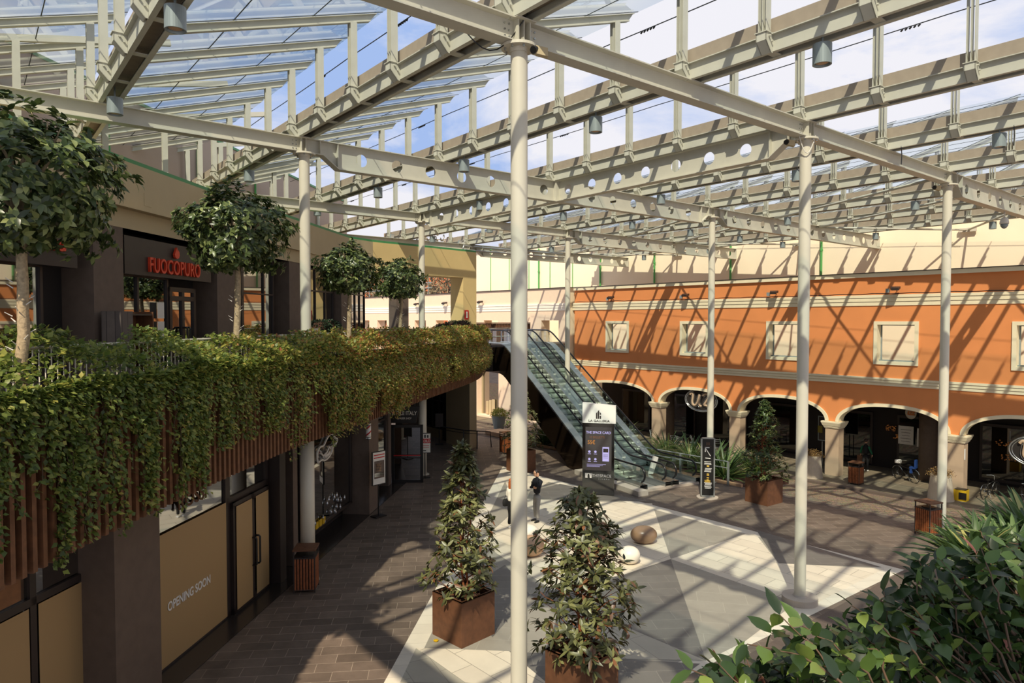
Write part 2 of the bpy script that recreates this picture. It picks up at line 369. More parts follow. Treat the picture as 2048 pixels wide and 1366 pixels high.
ply(6, [(832, 1296), (1018, 1303), (1110, 1380), (931, 1366)])
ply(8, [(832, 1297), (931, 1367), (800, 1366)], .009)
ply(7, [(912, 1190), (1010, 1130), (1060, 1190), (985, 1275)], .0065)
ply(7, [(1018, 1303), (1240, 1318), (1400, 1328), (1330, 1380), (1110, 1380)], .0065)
# drainage slots and granite band before the camera terrace
def strip(c, n0, n1, h, s0=-2, s1=14):
    q = A_; nrm = Vector((U.y, -U.x, 0)); g.cur = c
    a = [q + nrm * n0 - U * -1.0 * s0 * 0 + U * 6, q + nrm * n1 + U * 6, q + nrm * n1 - U * s1, q + nrm * n0 - U * s1]
    g.poly([p + Vector((0, 0, h)) for p in a])
strip(3, 0.02, 1.25, .003); strip(9, 1.02, 1.08, .006); strip(9, 1.3, 1.36, .006); strip(4, 2.15, 2.2, .006)
nrm = Vector((U.y, -U.x, 0))
for i in range(60):
    a = A_ + nrm * 2.35 - U * (i * .16 + 2) + Vector((0, 0, .006)); g.cur = 4
    g.poly([a, a + nrm * .5, a + nrm * .5 - U * .08, a - U * .08])
g.cur = 0; g.poly([Vector((-60, 60.2, -.3)), Vector((30, 60.2, -3)), Vector((30, 120, -1)), Vector((-60, 120, -1))])
g.build('floor', mats, origin=(0, 0, 0), kind=S)

# ================================================================ RIGHT FACADE
def arch_z(x, hw, z0, rise):      # x from -hw..hw
    q = max(0, 1 - (abs(x) / hw) ** 2.3); return z0 + rise * q ** (1 / 2.05)
PIL = [-3.33] + [i - .04 for i in range(-2, 4)]
SPR = 1.63
def screen(mb, t0, t1, z0f, z1, n0, n1, holes, extra=()):
    br = {t0, t1}
    for h in holes: br |= {h[0], h[1]}
    br |= set(x for x in extra if t0 < x < t1); br = sorted(br)
    for a, b in zip(br, br[1:]):
        if b - a < 1e-5: continue
        m = (a + b) / 2; hs = sorted([h for h in holes if h[0] <= m <= h[1]], key=lambda h: h[2])
        lo = (z0f(a + 1e-6), z0f(b - 1e-6))
        segs = []
        for h in hs: segs.append((lo, (h[2], h[2]))); lo = (h[3], h[3])
        segs.append((lo, (z1, z1)))
        for l, hgh in segs:
            if hgh[0] - l[0] < .01 and hgh[1] - l[1] < .01: continue
            vs = [W(a, l[0], n0), W(b, l[1], n0), W(b, hgh[1], n0), W(a, hgh[0], n0), W(a, l[0], n1), W(b, l[1], n1), W(b, hgh[1], n1), W(a, hgh[0], n1)]
            fs = [(0, 1, 2, 3), (7, 6, 5, 4), (0, 4, 5, 1), (3, 2, 6, 7)]
            if a == t0 or hs or True: fs += [(0, 3, 7, 4), (1, 5, 6, 2)]
            mb.add(vs, fs)
ARCH = []
for i, p in enumerate(PIL[:-1]):
    q = PIL[i + 1]; ARCH.append(((p + q) / 2 + (.02 if i == 0 else 0), ((q - p) / 2 - .062) * WL if i else ((q - p) / 2 - .075) * WL))
def z_arc(t):
    for c, hw in ARCH:
        x = (t - c) * WL
        if abs(x) < hw: return arch_z(x, hw, SPR + .05, 1.0)
    return SPR - .02
ex = []
for c, hw in ARCH:
    for k in range(25):
        ex.append(c + hw * -cos(pi * k / 24) / WL)
WIN = [(-2.80, -2.44), (-1.72, -1.36), (-.70, -.34), (.315, .675), (1.33, 1.69)]
WZ0, WZ1 = 4.78, 6.95
holes = [(a + .022, b - .022, WZ0 + .13, WZ1 - .13) for a, b in WIN]
m = MB(); screen(m, -3.33, 3.1, z_arc, 9.2, 0, .5, holes, ex)
m.build('wall_right', M['orange'], kind=S)
# pillars, each with its capital
for i, p in enumerate(PIL):
    t = p if i else -3.28
    c = W(t, 0, .3)
    m = MB(); m.box(W(t, (SPR - .35 - 1.3) / 2, .3), (.71, .6, SPR - .35 + 1.3), WDn, WN)
    r = m.build('arcade_pillar', M['taupe'], label=['taupe pillar at the far left end of the orange arcade', 'taupe pillar second from the far end of the orange arcade, beside the escalator foot', 'taupe pillar behind the palm bed, between the sign arch and the tree in a steel planter', 'taupe pillar behind the dried flower pot near the wooden bin', 'taupe pillar with a small white notice, by the yellow crate', 'taupe pillar at the right edge of the photo', 'taupe pillar beyond the right edge of the arcade'][i], cat='pillar', group='arcade pillars')
    m = MB(); m.box(W(t, SPR - .33, .3), (.80, .69, .05), WDn, WN); m.box(W(t, SPR - .27, .3), (.86, .75, .06), WDn, WN)
    a, b = (.92, .80), (1.04, .92)
    vs = [W(t, SPR - .24, .3) + WDn * (sx * .46) + WN * (sy * .40) for sx in (-1, 1) for sy in (-1, 1)] + [W(t, SPR - .06, .3) + WDn * (sx * .53) + WN * (sy * .47) for sx in (-1, 1) for sy in (-1, 1)]
    m.add(vs, [(0, 1, 3, 2), (4, 6, 7, 5), (0, 4, 5, 1), (2, 3, 7, 6), (0, 2, 6, 4), (1, 5, 7, 3)])
    m.box(W(t, SPR - .03, .3), (1.06, .94, .07), WDn, WN)
    m.build('capital', M['creamtrim'], r)
# archivolts
for i, (c, hw) in enumerate(ARCH):
    m = MB(); ring = []
    for k in range(33):
        th = pi * k / 32; x = -hw * cos(th); z = arch_z(x, hw, SPR + .02, 1.0)
        xo = -(hw + .17) * cos(th); zo = arch_z(xo, hw + .17, SPR + .02, 1.17)
        ring.append((x, z, xo, zo))
    for (x, z, xo, zo), (x2, z2, xo2, zo2) in zip(ring, ring[1:]):
        P = lambda xx, zz_, n: W(c + xx / WL, zz_, n)
        m.add([P(x, z, -.07), P(x2, z2, -.07), P(xo2, zo2, -.07), P(xo, zo, -.07), P(x, z, .55), P(x2, z2, .55), P(xo2, zo2, .02), P(xo, zo, .02)],
              [(0, 1, 2, 3), (0, 4, 5, 1), (3, 2, 6, 7)])
    m.build('trim_%d' % (i + 1), M['creamtrim'], kind=S)
# cornices
def cornice(name, z0, z1, t0, t1, mt):
    m = MB(); h = z1 - z0
    for k, (a, b, d) in enumerate([(0, .34, .04), (.34, .38, .02), (.38, .70, .07), (.70, .74, .05), (.74, 1.0, .10)]):
        zc = z0 + h * (a + b) / 2; m.box(W((t0 + t1) / 2, zc, -d / 2), ((t1 - t0) * WL, d, h * (b - a)), WDn, WN)
    m.build(name, mt, kind=S)
cornice('trim_11', 3.72, 4.12, -3.36, 3.1, M['creamtrim']); cornice('trim_12', 7.74, 8.28, -3.36, 3.1, M['creamtrim'])
cornice('trim_13', 7.74, 8.28, -11, -3.42, M['whitewall'])
m = MB(); m.box(W(-.1, 9.28, .2), (6.46 * WL, .66, .2), WDn, WN); m.build('trim_14', M['creamtrim'], kind=S)
m = MB(); m.box(W(-.1, 9.40, .2), (6.46 * WL, .72, .04), WDn, WN); m.build('trim_15', M['darkframe'], kind=S)
m = MB(); m.box(W(-3.40, 3.9, .1), (.42, .8, 10.3), WDn, WN); m.build('trim_16', M['creamtrim'], kind=S)
m = MB(); m.tube([W(-3.3 + 6.4 * k / 80, 8.33 + .02 * sin(k * 1.7), -.1) for k in range(81)], .022, 5); m.build('facade_cable', M['rubber'], label='black cable running along the top of the upper cream cornice', cat='cable')
# window surrounds
for i, (a, b) in enumerate(WIN):
    m = MB(); L = (b - a) * WL; c = (a + b) / 2; f = .17
    for z in (WZ0 + f / 2, WZ1 - f / 2): m.box(W(c, z, .25), (L, .62, f), WDn, WN)
    for t in (a + f / 2 / WL, b - f / 2 / WL): m.box(W(t, (WZ0 + WZ1) / 2, .25), (f, .62, WZ1 - WZ0 - 2 * f), WDn, WN)
    r = m.build('window_%d' % (i + 1), M['creamtrim'], kind=S)
    m = MB(); m.box(W(c, WZ0 + f + .03, .35), (L - 2 * f, .3, .06), WDn, WN); m.box(W(c, WZ1 - f - .02, .45), (L - 2 * f, .06, .04), WDn, WN)
    m.box(W(a, (WZ0 + WZ1) / 2, .45) + WDn * (f + .03), (.06, .05, WZ1 - WZ0 - 2 * f), WDn, WN)
    m.build('sill', M['lamp'], r)
    if i == 2:
        m = MB(); m.box(W(c + .08, 5.75, 2.5), (1.0, .06, 1.5), WDn, WN); m.build('vent_grille', M['black'], label='dark grille seen through the third window of the orange wall', cat='grille')
# white stretch of the facade left of the orange part
wh = [(-3.95 - i * .62, -3.62 - i * .62, 3.95, 7.0) for i in range(11)]
m = MB(); screen(m, -11, -3.46, lambda t: -1.3, 7.74, 0, .9, wh + [(-5.35, -4.85, -1.1, 3.0), (-4.4, -3.9, -1.1, 2.6), (-6.6, -6.1, -1.1, 3.0)])
m.build('wall_back_left', M['pinkwall'], kind=S)
m = MB(); m.box(W(-7.23, 8.85, .45), (7.54 * WL, .9, 1.14), WDn, WN); m.build('wall_back_upper', M['pinkwall'], kind=S)
m = MB(); m.box(W(-7.23, 9.45, .4), (7.54 * WL, 1.0, .05), WDn, WN); m.build('trim_17', M['darkframe'], kind=S)
# tall cream wall behind
m = MB(); m.box(W(-1.0, 6.2, 5.3), (11 * WL, .6, 15.0), WDn, WN); m.build('wall_back', M['cream'], kind=S)
m = MB(); m.box(W(-1.0, 13.72, 5.2), (11 * WL, .9, .1), WDn, WN); m.build('trim_18', M['greencap'], kind=S)
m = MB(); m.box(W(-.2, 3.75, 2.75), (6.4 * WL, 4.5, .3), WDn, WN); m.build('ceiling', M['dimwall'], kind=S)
# drain pipes on the cream wall
for i, t in enumerate([-2.72, -1.62, -.55, .62, 1.75, -3.65, -4.9]):
    m = MB(); m.cyl(W(t, 4.0, 4.88), W(t, 13.3, 4.88), .07, n=10)
    for z in (6, 8.6, 11.2): m.cyl(W(t, z, 4.88), W(t, z + .12, 4.88), .095, n=10)
    m.build('drain_pipe', M['greenpipe'], label='green drain pipe on the tall cream wall, %s from the left' % ORD[sorted([-2.72, -1.62, -.55, .62, 1.75, -3.65, -4.9]).index(t)], cat='pipe', group='green drain pipes')
for i in range(5):
    m = MB(); m.box(W(-4.2 - i * .47, 11.4, 4.98), (.05, .05, 4.5), WDn, WN); m.build('trim_%d' % (30 + i), M['greenpipe'], kind=S)
# arcade interior
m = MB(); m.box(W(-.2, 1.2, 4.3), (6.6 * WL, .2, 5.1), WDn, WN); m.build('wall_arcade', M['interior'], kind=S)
for i in range(9):
    t = -2.9 + i * .68
    r = MB(); r.box(W(t, .35, 4.1), (2.6, .08, 2.9), WDn, WN); r = r.build('window_%d' % (20 + i), M['darkframe'], kind=S)
    m = MB(); m.box(W(t, .35, 4.05), (2.35, .03, 2.6), WDn, WN); m.build('pane', M['shopglass'], r)
warm = emis('warm_shelf', C(200, 120, 50), .16)
for i, (t, z, wd_, h) in enumerate([(-.55, 2.15, 1.5, .22), (.22, 1.05, .5, .3), (.28, .6, .4, .2), (.72, 1.0, .6, .3), (1.15, .9, .9, .3), (1.2, .2, .9, .3), (-2.45, .9, .6, .3), (.7, 1.9, .7, .18)]):
    m = MB(); rr = random.Random(i)
    for k in range(26):
        m.box(W(t, z, 3.98) + WDn * rr.uniform(-wd_ / 2, wd_ / 2) + Zv * rr.uniform(-h / 2, h / 2), (.05, .04, .03), WDn, WN)
    m.build('shelf_lights', warm, label='warm lit goods inside the arcade shop, %s of the glowing patches from the left' % ORD[sorted([-.55, .22, .28, .72, 1.15, 1.2, -2.45, .7001]).index(t if i != 7 else .7001)], cat='lit display', kind='stuff')
# dark round columns within the arcade
for i, t in enumerate([-2.2, -1.25, .62, 1.62]):
    m = MB(); m.cyl(W(t, -1.25, 2.6), W(t, 3.6, 2.6), .42, n=24); m.build('arcade_column', M['brownclad'], smooth=True, label='round brown column inside the arcade, %s from the left' % ORD[i], cat='column', group='round arcade columns')
# ================================================================ FAR BACKGROUND
m = MB(); m.box(Vector((-19, 98, 5.9)), (30, 10, 13.8)); r = m.build('apartment_block', M['terra'], label='orange brick apartment block seen through the wall opening', cat='building')
for i in range(10):
    for k in range(2):
        q = MB(); q.box(Vector((-31.5 + i * 2.6, 92.95, 7.9 + k * 3.0)), (1.1, .2, 1.5)); q.build('window', M['darkframe'], r)
for k in range(2):
    q = MB(); q.box(Vector((-13.0, 92.2, 6.8 + k * 3.0)), (4.5, 1.6, .25)); q.box(Vector((-13.0, 91.45, 7.3 + k * 3.0)), (4.5, .06, 1.0)); q.build('balcony', M['beige'], r)
# ================================================================ LEFT BUILDING : upper storey
UP = [Vector((-9.75, 7, 0)), Vector((-9.1, 15.2, 0)), Vector((-8.7, 20.3, 0)), Vector((-7.9, 26.4, 0)), Vector((-7.3, 31.2, 0)), Vector((-6.6, 32.5, 0)), Vector((-1.96, 37.6, 0))]
FAS = [Vector(p + (0,)) for p in [(-5.7, 3.0), (-5.6, 7.33), (-5.62, 9.2), (-5.5, 10.8), (-5.38, 12.6), (-5.02, 16.17), (-4.37, 18.9), (-3.35, 24.9), (-2.2, 30.6), (-1.75, 33.5), (-1.6, 36.0), (-1.7, 38.9)]]
FZ0, FZ1, TF = 4.05, 6.0, 5.45
def wall_path(mb, pts, z0, z1, th):
    for a, b in zip(pts, pts[1:]):
        d = (b - a).normalized(); n = Vector((-d.y, d.x, 0))
        mb.slab([a + Zv * z0, b + d * .02 + Zv * z0, b + d * .02 + Zv * z1, a + Zv * z1], n * th)
m = MB(); wall_path(m, UP[:6], 9.15, 10.72, .5); m.build('wall_left_parapet', M['beige'], kind=S)
m = MB(); wall_path(m, [p + Vector((-.03, -.02, 0)) for p in UP], 10.72, 10.82, .6); m.build('trim_20', M['greencap'], kind=S)
# portal wall with its opening
D = (UP[6] - UP[5]); DL = D.length; Dd = D / DL; Dn = Vector((-Dd.y, Dd.x, 0))
def PW(s, z, n=0): return UP[5] + Dd * s + Dn * n + Zv * z
m = MB()
for s0, s1, z0, z1 in [(0, DL, 9.3, 10.72), (5.9, DL, TF - .5, 9.3)]:
    m.slab([PW(s0, z0), PW(s1, z0), PW(s1, z1), PW(s0, z1)], Dn * 1.0)
m.build('wall_portal', M['sandwall'], kind=S)
m = MB(); m.prism([(-3.4, 39.4), (-1.96, 37.6), (-2.3, 36.9), (-3.75, 38.7)], 0, FZ0); m.build('wall_portal_lower', M['beige'], kind=S)
r_ = thing('black_terrace_railing', PW(3, TF, .3), 'black picket railing across the portal opening on the gallery', 'railing'); m = MB(); m.bar(PW(.2, TF + 1.1, .6), PW(5.8, TF + 1.1, .6), .04, .04); m.bar(PW(.2, TF + .12, .6), PW(5.8, TF + .12, .6), .03, .03)
for i in range(46): m.bar(PW(.2 + i * .124, TF, .6), PW(.2 + i * .124, TF + 1.1, .6), .018, .018)
m.build('pickets', M['black'], r_)
# upper dark cladding behind shops + shops
def frame_of(a, b):
    d = (b - a).normalized(); n = Vector((d.y, -d.x, 0)); return a, d, n        # n toward the plaza
def onp(Fr, s, z, n=0): return Fr[0] + Fr[1] * s + Fr[2] * n + Zv * z
m = MB(); back = [p + Vector((-.75, 0, 0)) for p in UP[:6]]; wall_path(m, back, TF, 9.2, .3); m.build('wall_left_upper', M['interior'], kind=S)
m = MB()
m.poly([UP[i] + Vector((.0, 0, 9.15)) for i in range(6)] + [UP[i] + Vector((-1.3, 0, 9.15)) for i in range(5, -1, -1)]); m.build('ceiling_left_soffit', M['darkframe'], kind=S)
FrA = frame_of(UP[0], UP[2]); FrB = frame_of(UP[2], UP[4])
def sA(y): return (y - 7) / FrA[1].y
def sB(y): return (y - 20.3) / FrB[1].y
def pier(Fr, s0, s1, mt, name, **k):
    m = MB(); m.slab([onp(Fr, s0, TF), onp(Fr, s1, TF), onp(Fr, s1, 9.16), onp(Fr, s0, 9.16)], Fr[2] * -.75); return m.build(name, mt, **k)
piers = [(FrA, sA(14.92), sA(15.93), 'brown clad pillar with a shelf unit at its foot, left of the first shop sign'), (FrA, sA(20.2), sB(0) + sA(20.3) - sB(0) + 1.0, 'brown clad pillar behind the second round tree'),
         (FrB, sB(24.9), sB(25.9), 'brown clad pillar just left of the pale steel column on the gallery'), (FrB, sB(29.9), sB(31.15), 'brown clad pillar behind the third round tree')]
for Fr, a, b, lb in piers: pier(Fr, a, b, M['brownclad'], 'wall_pier', kind=S)
m = MB(); m.box(Vector((-5.62, 33.9, (TF + 9.3) / 2)), (.75, .6, 9.3 - TF), Dd, Dn); m.build('wall_pier', M['brownclad'], kind=S)
wn = [40]
def shopfront(Fr, s0, s1, z0, z1, n, muls, trans=None, glass='shopglass', fr='darkframe', fw=.07, nm=None):
    """frame with panes; muls = positions of mullions between s0 and s1"""
    wn[0] += 1; m = MB(); th = .1
    def rail(a, b, za, zb): m.slab([onp(Fr, a, za, n), onp(Fr, b, za, n), onp(Fr, b, zb, n), onp(Fr, a, zb, n)], Fr[2] * th)
    rail(s0, s1, z0, z0 + fw); rail(s0, s1, z1 - fw, z1); rail(s0, s0 + fw, z0, z1); rail(s1 - fw, s1, z0, z1)
    for q in muls: rail(q - fw / 2, q + fw / 2, z0, z1)
    if trans: rail(s0, s1, trans - fw / 2, trans + fw / 2)
    r = m.build(nm or 'window_%d' % wn[0], M[fr], kind=S)
    ed = [s0] + list(muls) + [s1]
    for a, b in zip(ed, ed[1:]):
        for za, zb in ([(z0, trans), (trans, z1)] if trans else [(z0, z1)]):
            p = MB(); p.slab([onp(Fr, a + fw / 2, za + .02, n + .03), onp(Fr, b - fw / 2, za + .02, n + .03), onp(Fr, b - fw / 2, zb - .02, n + .03), onp(Fr, a + fw / 2, zb - .02, n + .03)], Fr[2] * .02)
            p.build('pane', M[glass], r)
    return r
def handle(Fr, s, z, n, r, h=.6):
    m = MB(); m.tube([onp(Fr, s, z - h / 2, n), onp(Fr, s, z - h / 2, n + .1), onp(Fr, s, z - h / 2 + .03, n + .13), onp(Fr, s, z + h / 2 - .03, n + .13), onp(Fr, s, z + h / 2, n + .1), onp(Fr, s, z + h / 2, n)], .025, 8); m.build('handle', M['black'], r)
M['mirror'] = glassm('reflective_glass', (.02, .02, .02, 1), .42)
shopfront(FrA, sA(9.0), sA(13.9), TF, 8.15, -.45, [sA(11.2), sA(12.6)], glass='mirror')
shopfront(FrA, sA(16.05), sA(18.3), TF, 8.15, -.45, [sA(17.0)], glass='mirror')
r = shopfront(FrA, sA(18.3), sA(19.6), TF, 7.9, -.42, [sA(18.95)], 7.6, glass='mirror', fw=.12, nm='door_1'); handle(FrA, sA(18.88), 6.5, -.3, r); handle(FrA, sA(19.02), 6.5, -.3, r)
shopfront(FrB, sB(21.4), sB(22.3), TF, 9.1, -.45, [], 7.75, glass='mirror', fw=.1); shopfront(FrB, sB(22.3), sB(24.4), TF, 9.1, -.45, [sB(23.7)], 7.9, glass='mirror', fw=.05)
shopfront(FrB, sB(26.2), sB(29.8), TF, 9.1, -.4, [sB(27.9), sB(28.9)], 8.2, glass='mirror', fw=.06)
shopfront(FrB, sB(31.2), sB(33.2), TF, 9.1, -.2, [sB(31.9), sB(32.5)], 8.2, glass='mirror', fw=.05)
# sign bands and lettering
def text(body, size, mt, M4, parent=None, ext=.004, name='lettering', font_shear=0, sx=1, bold=0, **kw):
    cu = bpy.data.curves.new('t', 'FONT'); cu.body = body; cu.size = size; cu.extrude = ext; cu.align_x = 'CENTER'; cu.align_y = 'CENTER'; cu.offset = bold; cu.shear = font_shear; cu.space_character = kw.pop('sp', 1)
    o = bpy.data.objects.new('t', cu); COL.objects.link(o); bpy.context.view_layer.update()
    me = bpy.data.meshes.new_from_object(o.evaluated_get(bpy.context.evaluated_depsgraph_get())); bpy.data.objects.remove(o); bpy.data.curves.remove(cu)
    me.transform(Matrix.Diagonal((sx, 1, 1, 1))); me.materials.clear(); me.materials.append(mt)
    q = M4.copy()
    loc = q.to_translation(); rot = q.to_3x3().to_4x4(); me.transform(rot)
    n = bpy.data.objects.new(name, me); COL.objects.link(n); n.parent = parent; n.location = loc - (wloc(parent) if parent else Vector())
    return tag(n, **kw)
def basis(o, right, up):
    right = Vector(right).normalized(); up = Vector(up).normalized(); f = right.cross(up)
    return Matrix(((right.x, up.x, f.x, o[0]), (right.y, up.y, f.y, o[1]), (right.z, up.z, f.z, o[2]), (0, 0, 0, 1)))
def band(Fr, s0, s1, lb):
    m = MB(); m.slab([onp(Fr, s0, 8.1, -.25), onp(Fr, s1, 8.1, -.25), onp(Fr, s1, 9.0, -.25), onp(Fr, s0, 9.0, -.25)], Fr[2] * .2)
    return m.build('shop_sign', M['darkframe'], label=lb, cat='shop sign')
b1 = band(FrA, sA(9.0), sA(14.5), 'dark sign board with red letters above the left gallery shop')
text('caffè & sfizi · la casa', .34, M['signred'], basis(onp(FrA, sA(12.6), 8.5, -.02), FrA[1], Zv), b1, .03, bold=.01) if False else None
text('casa', .42, M['signred'], basis(onp(FrA, sA(13.75), 8.55, -.02), FrA[1], Zv), b1, .03, bold=.012)
b2 = band(FrA, sA(16.05), sA(19.95), 'dark sign board reading FUOCOPURO in red letters')
text('FUOCOPURO', .52, M['signred'], basis(onp(FrA, sA(18.1), 8.36, -.02), FrA[1], Zv), b2, .035, sx=.70, bold=.004, sp=1.08)
m = MB(); c = onp(FrA, sA(18.1), 8.76, -.03); R_ = FrA[1]
fl = [(0, -.14), (.08, -.11), (.12, -.03), (.10, .05), (.05, .10), (.03, .04), (0, .16), (-.06, .06), (-.11, -.03), (-.08, -.11)]
m.slab([c + R_ * x + Zv * z for x, z in fl], FrA[2] * .06); m.build('flame_emblem', M['signred'], b2)
# shelf unit at the pillar
r = thing('display_shelf', onp(FrA, sA(15.4), TF, .3), 'patterned grey shelf unit standing against the brown pillar', 'shelf')
m = MB(); a0, a1 = sA(15.0), sA(15.42)
m.slab([onp(FrA, a0, TF, .1), onp(FrA, a1, TF, .1), onp(FrA, a1, TF + 1.75, .1), onp(FrA, a0, TF + 1.75, .1)], FrA[2] * .45); m.build('side_panel', tilem('patterned_board', C(120, 108, 98), C(96, 86, 80), C(70, 62, 58), .2, .2, 0, .01, .7), r)
m = MB(); a2 = sA(16.2)
m.slab([onp(FrA, a1, TF, .1), onp(FrA, a2, TF, .1), onp(FrA, a2, TF + 1.75, .1), onp(FrA, a1, TF + 1.75, .1)], FrA[2] * .03)
m.slab([onp(FrA, a2 - .04, TF, .1), onp(FrA, a2, TF, .1), onp(FrA, a2, TF + 1.75, .1), onp(FrA, a2 - .04, TF + 1.75, .1)], FrA[2] * .45); m.build('back_panel', M['wood'], r)
for k in range(4):
    m = MB(); z = TF + .1 + k * .52; m.slab([onp(FrA, a1, z, .1), onp(FrA, a2, z, .1), onp(FrA, a2, z + .04, .1), onp(FrA, a1, z + .04, .1)], FrA[2] * .44); m.build('shelf', M['darkframe'], r)
# papers on the glass
for k, z in enumerate((7.05, 6.55, 6.05)):
    m = MB(); s = sA(18.0) - .3; m.slab([onp(FrA, s, z, -.30), onp(FrA, s + .3, z, -.30), onp(FrA, s + .3, z + .42, -.30), onp(FrA, s, z + .42, -.30)], FrA[2] * .004)
    m.build('notice_sheet', M['offwhite'], label='%s paper notice on the gallery shop window beside the door' % ['top', 'middle', 'bottom'][k], cat='notice', group='notices on the shop window')
# switch plate on the parapet
m = MB(); c = onp(FrA, sA(16.9), 9.95, .0); m.box(c, (.3, .02, .3), FrA[1], FrA[2]); m.build('wall_plate', M['beige'], label='small square cover plate on the beige parapet wall', cat='plate')
# rear taller building
BW = [Vector((-14.6, 6, 0)), Vector((-13.7, 18.3, 0)), Vector((-11.2, 38.9, 0)), Vector((-10.6, 44, 0))]
m = MB(); wall_path(m, BW, 9.0, 14.5, .6); m.build('wall_left_rear', M['mauve'], kind=S)
m = MB(); wall_path(m, [p + Vector((.05, 0, 0)) for p in BW], 14.5, 14.6, .7); m.build('trim_21', M['greencap'], kind=S)
m = MB(); m.poly([Vector((-14.6, 6, 9.6)), Vector((-9.75, 6, 9.6)), Vector((-7.4, 31, 9.6)), Vector((-11, 40, 9.6))]); m.build('floor_left_roof', M['beige'], kind=S)
for i, y in enumerate((12, 17.2, 22.4, 27.4, 32)):
    x = -14.6 + (y - 6) * .9 / 12.3 if y < 18.3 else -13.7 + (y - 18.3) * 2.5 / 20.6
    m = MB(); m.cyl(Vector((x + .08, y, 9.6)), Vector((x + .08, y, 14.4)), .05, n=8); m.build('drain_pipe', M['greenpipe'], label='thin green pipe on the rear mauve wall above the left roof, %s from the left' % ORD[i], cat='pipe', group='pipes on the rear wall')
# ================================================================ gallery slab, planter, fascia, rail
def offs(pts, d):
    out = []
    for i, p in enumerate(pts):
        t = (pts[min(i + 1, len(pts) - 1)] - pts[max(i - 1, 0)]).normalized(); out.append(p + Vector((-t.y, t.x, 0)) * d)
    return out
def resample(pts, step):
    out = [pts[0]]; acc = 0
    for a, b in zip(pts, pts[1:]):
        L = (b - a).length; d = (b - a) / L; s = step - acc
        while s <= L: out.append(a + d * s); s += step
        acc = (acc + L) % step
    return out
def smooth(pts, it=2):
    for _ in range(it):
        q = [pts[0]]
        for a, b in zip(pts, pts[1:]): q += [a * .75 + b * .25, a * .25 + b * .75]
        pts = q + [pts[-1]]
    return pts
FS = smooth(FAS); inner = offs(FS, .12)
m = MB()
for lst in (FS,):
    up_ = [Vector((-10.5, 3, 0)), Vector((-10.0, 15, 0)), Vector((-9.5, 26, 0)), Vector((-8.5, 33, 0)), Vector((-4, 42, 0)), Vector((-3.2, 43.6, 0)), Vector((.6, 43.6, 0)), Vector((.95, 40.2, 0))]
    m.prism([tuple(p) for p in inner] + [(p.x, p.y) for p in reversed(up_)], FZ0 + .02, TF)
m.build('floor_gallery', M['darkframe'], kind=S)
# fascia slats
m = MB()
for p, q in zip(resample(FS, .105), resample(inner, .105)):
    pass
RS = resample(FS, .175)
for i in range(1, len(RS) - 1):
    d = (RS[i + 1] - RS[i - 1]).normalized(); n = Vector((d.y, -d.x, 0))
    m.box(RS[i] + Zv * ((FZ0 + FZ1 - .12) / 2), (.075, .07, FZ1 - .12 - FZ0), d, n)
sl = m.build('slat_screen', M['wood'], label='long screen of upright brown slats facing the gallery edge under the ivy', cat='slat screen')
m = MB(); wall_path(m, offs(FS, .06), FZ0, FZ1, .03); m.build('backing_panel', M['darkframe'], sl)
tr = MB(); wall_path(tr, offs(FS, .0), FZ1 - .14, FZ1 + .02, .04); wall_path(tr, offs(FS, .85), TF, FZ1 + .02, .04)
t_ = tr.build('planter_trough', M['black'], label='long black metal planter trough on the gallery edge', cat='planter')
m = MB(); a, b = offs(FS, .05), offs(FS, .84)
for i in range(len(a) - 1): m.poly([a[i] + Zv * 5.85, a[i + 1] + Zv * 5.85, b[i + 1] + Zv * 5.85, b[i] + Zv * 5.85])
m.build('soil', M['soil'], t_)
# railing behind the planter
rail = offs(FS, 1.0); r = thing('gallery_railing', rail[len(rail) // 2] + Zv * TF, 'thin pale railing with upright pickets behind the ivy planter', 'railing')
m = MB(); m.tube([p + Zv * 6.62 for p in resample(rail, .5)], .025, 6); m.tube([p + Zv * 5.6 for p in resample(rail, .5)], .016, 6); m.build('rail', M['column'], r)
m = MB()
for p in resample(rail, .12): m.bar(p + Zv * 5.6, p + Zv * 6.62, .014, .014)
m.build('pickets', M['column'], r, kind='stuff')
# ================================================================ LEFT BUILDING : lower storey
SP = [Vector((-8.1, 3, 0)), Vector((-6.89, 13.7, 0)), Vector((-5.0, 30.9, 0)), Vector((-3.9, 38.9, 0))]
FrS = frame_of(SP[0], SP[2])
def sS(y): return (y - 3) / FrS[1].y
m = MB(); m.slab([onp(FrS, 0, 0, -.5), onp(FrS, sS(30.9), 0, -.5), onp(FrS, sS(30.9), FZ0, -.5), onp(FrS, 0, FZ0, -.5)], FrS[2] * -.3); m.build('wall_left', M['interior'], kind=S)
m = MB(); m.slab([onp(FrS, 0, 3.55, -.4), onp(FrS, sS(30.9), 3.55, -.4), onp(FrS, sS(30.9), FZ0, -.4), onp(FrS, 0, FZ0, -.4)], FrS[2] * .3); m.build('wall_left_header', M['darkframe'], kind=S)
m = MB(); m.slab([onp(FrS, 0, .006, -.4), onp(FrS, sS(30.9), .006, -.4), onp(FrS, sS(30.9), .006, .62), onp(FrS, 0, .006, .62)], Zv * .01); m.build('floor_threshold', mat('polished_threshold', C(52, 46, 42), .25), kind=S)
def lp(y0, y1, dn=.6, mt='brownclad'):
    m = MB(); m.slab([onp(FrS, sS(y0), 0, -.4), onp(FrS, sS(y1), 0, -.4), onp(FrS, sS(y1), FZ0, -.4), onp(FrS, sS(y0), FZ0, -.4)], FrS[2] * (dn + .4)); m.build('wall_pier_lower', M[mt], kind=S)
lp(11.25, 12.45); lp(17.95, 18.3, .3, 'darkframe'); lp(19.2, 19.5, .1); lp(24.4, 25.5); lp(28.6, 29.0, .05)
